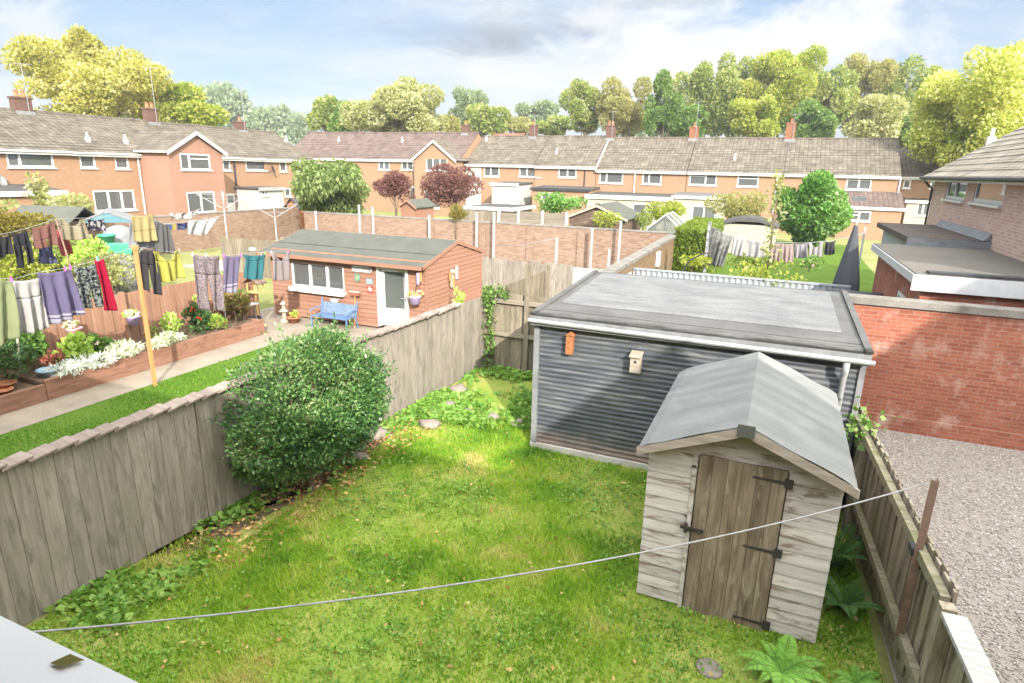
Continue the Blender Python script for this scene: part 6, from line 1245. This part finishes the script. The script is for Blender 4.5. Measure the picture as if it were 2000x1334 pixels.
def wm(op, a, b):
    nd = N('ShaderNodeMath'); nd.operation = op
    for i, v in enumerate((a, b)):
        if isinstance(v, bpy.types.NodeSocket): Lk(v, nd.inputs[i])
        else: nd.inputs[i].default_value = v
    return nd.outputs[0]
zc_ = wm('ADD', wm('MAXIMUM', sp.outputs[2], 0.0), .11); cb = N('ShaderNodeCombineXYZ'); Lk(wm('DIVIDE', sp.outputs[0], zc_), cb.inputs[0]); Lk(wm('DIVIDE', sp.outputs[1], zc_), cb.inputs[1])
def wnoise(scale, detail, rough, off):
    mp = N('ShaderNodeMapping'); Lk(cb.outputs[0], mp.inputs[0]); mp.inputs['Location'].default_value = off; mp.inputs['Scale'].default_value = (1, 1, 1)
    n_ = N('ShaderNodeTexNoise'); Lk(mp.outputs[0], n_.inputs['Vector']); n_.inputs['Scale'].default_value = scale; n_.inputs['Detail'].default_value = detail; n_.inputs['Roughness'].default_value = rough; n_.inputs['Distortion'].default_value = .35
    return n_.outputs['Fac']
def wramp(f, st):
    r_ = N('ShaderNodeValToRGB'); Lk(f, r_.inputs[0]); e = r_.color_ramp.elements
    while len(e) < len(st): e.new(.5)
    for el, (p, c) in zip(e, st): el.position = p; el.color = (c, c, c, 1) if isinstance(c, (int, float)) else c+(1,)
    return r_.outputs[0]
cov = wramp(wnoise(.42, 9, .6, CLOUD_OFF), [(.40, 0.0), (.64, 1.0)])
body = wramp(wnoise(.8, 6, .6, (CLOUD_OFF[0]+.18, CLOUD_OFF[1]+.12, 3.1)), [(.36, (CLD*1.0, CLD*1.01, CLD*1.03)), (.58, (CLD*.93, CLD*.96, CLD*1.0)), (.68, (CLD*.55, CLD*.60, CLD*.69))])
mx = N('ShaderNodeMixRGB'); Lk(cov, mx.inputs[0]); 
# a few separate cumulus clouds, each at its own bearing and height
def cloud(prev, u, v, wu, wv, hi, lo, dens, seed):
    d = ray(u, v).normalized(); rt = d.cross(Vector((0, 0, 1))).normalized(); up_ = rt.cross(d)
    def dotn(vec):
        q = N('ShaderNodeVectorMath'); q.operation = 'DOT_PRODUCT'; Lk(tc.outputs['Generated'], q.inputs[0]); q.inputs[1].default_value = tuple(vec); return q.outputs['Value']
    mp = N('ShaderNodeMapping'); Lk(tc.outputs['Generated'], mp.inputs[0]); mp.inputs['Location'].default_value = (seed, seed*.7, seed*.3); mp.inputs['Scale'].default_value = (1, 1, 1.9)
    nz = N('ShaderNodeTexNoise'); Lk(mp.outputs[0], nz.inputs['Vector']); nz.inputs['Scale'].default_value = 9; nz.inputs['Detail'].default_value = 8; nz.inputs['Roughness'].default_value = .58; nz.inputs['Distortion'].default_value = .5
    a = wm('DIVIDE', dotn(rt), wu/FOCAL); b_ = wm('DIVIDE', dotn(up_), wv/FOCAL)
    r_ = wm('SQRT', wm('ADD', wm('MULTIPLY', a, a), wm('MULTIPLY', b_, b_)), 0.0)
    f = wm('ADD', wm('SUBTRACT', 1.0, r_), wm('MULTIPLY', wm('SUBTRACT', nz.outputs['Fac'], .5), 2.6)); f = wm('MULTIPLY', f, wm('GREATER_THAN', dotn(d), .3))
    cov_ = wm('MULTIPLY', wramp(f, [(.12, 0.0), (.75, 1.0)]), dens)
    sh = wramp(wm('ADD', wm('MULTIPLY', b_, .5), wm('MULTIPLY', nz.outputs['Fac'], .9)), [(.1, tuple(CLD*x for x in lo)), (.8, tuple(CLD*x for x in hi))])
    q = N('ShaderNodeMixRGB'); Lk(cov_, q.inputs[0]); Lk(prev, q.inputs[1]); Lk(sh, q.inputs[2]); return q.outputs[0]
sk = N('ShaderNodeMixRGB'); sk.inputs[0].default_value = .6; Lk(sky.outputs[0], sk.inputs[1]); sk.inputs[2].default_value = (CLD*.50, CLD*.70, CLD*1.02, 1)
Lk(sk.outputs[0], mx.inputs[1]); Lk(body, mx.inputs[2])
skyc = mx.outputs[0]
for cd in [(1560, 70, 380, 80, (1.16, 1.16, 1.17), (1.0, 1.01, 1.04), 1.0, 3.1), (1180, 35, 120, 40, (1.06, 1.06, 1.07), (.90, .92, .95), .8, 8.3), (985, 76, 135, 44, (.62, .68, .76), (.36, .43, .54), .95, 5.7), (1290, 0, 150, 20, (.80, .84, .9), (.55, .61, .69), .7, 1.2), (60, 60, 150, 60, (1.05, 1.05, 1.06), (.92, .94, .97), .7, 6.6)]: skyc = cloud(skyc, *cd)
 # added fill: unseen sky overhead and towards the sun multiplied several times brighter
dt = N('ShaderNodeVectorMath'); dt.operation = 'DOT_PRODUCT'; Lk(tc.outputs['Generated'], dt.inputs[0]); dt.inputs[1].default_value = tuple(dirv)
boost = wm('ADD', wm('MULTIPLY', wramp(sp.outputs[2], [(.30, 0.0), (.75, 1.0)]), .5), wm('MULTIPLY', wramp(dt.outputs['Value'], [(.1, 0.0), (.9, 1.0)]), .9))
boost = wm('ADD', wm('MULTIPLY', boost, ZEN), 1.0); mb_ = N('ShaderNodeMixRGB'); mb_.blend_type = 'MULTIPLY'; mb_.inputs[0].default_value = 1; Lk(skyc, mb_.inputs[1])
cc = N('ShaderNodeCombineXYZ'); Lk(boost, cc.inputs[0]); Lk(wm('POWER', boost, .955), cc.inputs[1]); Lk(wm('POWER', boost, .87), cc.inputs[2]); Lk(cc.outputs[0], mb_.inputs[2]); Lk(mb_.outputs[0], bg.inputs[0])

if HAZE:
    hz = MB().box(-300, 260, -60, 300, -1.2, 40).build('haze', None); hz['kind'] = 'stuff'; hm = bpy.data.materials.new('haze_air'); hm.use_nodes = True; hn = hm.node_tree; hn.nodes.clear()
    ho = hn.nodes.new('ShaderNodeOutputMaterial'); hv = hn.nodes.new('ShaderNodeVolumePrincipled'); hv.inputs['Color'].default_value = (.93, .95, 1, 1); hv.inputs['Density'].default_value = HAZE; hv.inputs['Anisotropy'].default_value = .2; hn.links.new(hv.outputs[0], ho.inputs['Volume']); hz.data.materials.append(hm)
scene.render.engine = 'CYCLES'; cy = scene.cycles; cy.use_denoising = True; cy.max_bounces = 6; cy.diffuse_bounces = 3; cy.glossy_bounces = 2; cy.transparent_max_bounces = 8; cy.transmission_bounces = 2; cy.caustics_reflective = False; cy.caustics_refractive = False; cy.sample_clamp_indirect = 6
scene.view_settings.view_transform = 'Standard'; scene.view_settings.look = 'None'; scene.view_settings.gamma = 1; scene.view_settings.exposure = EXPO
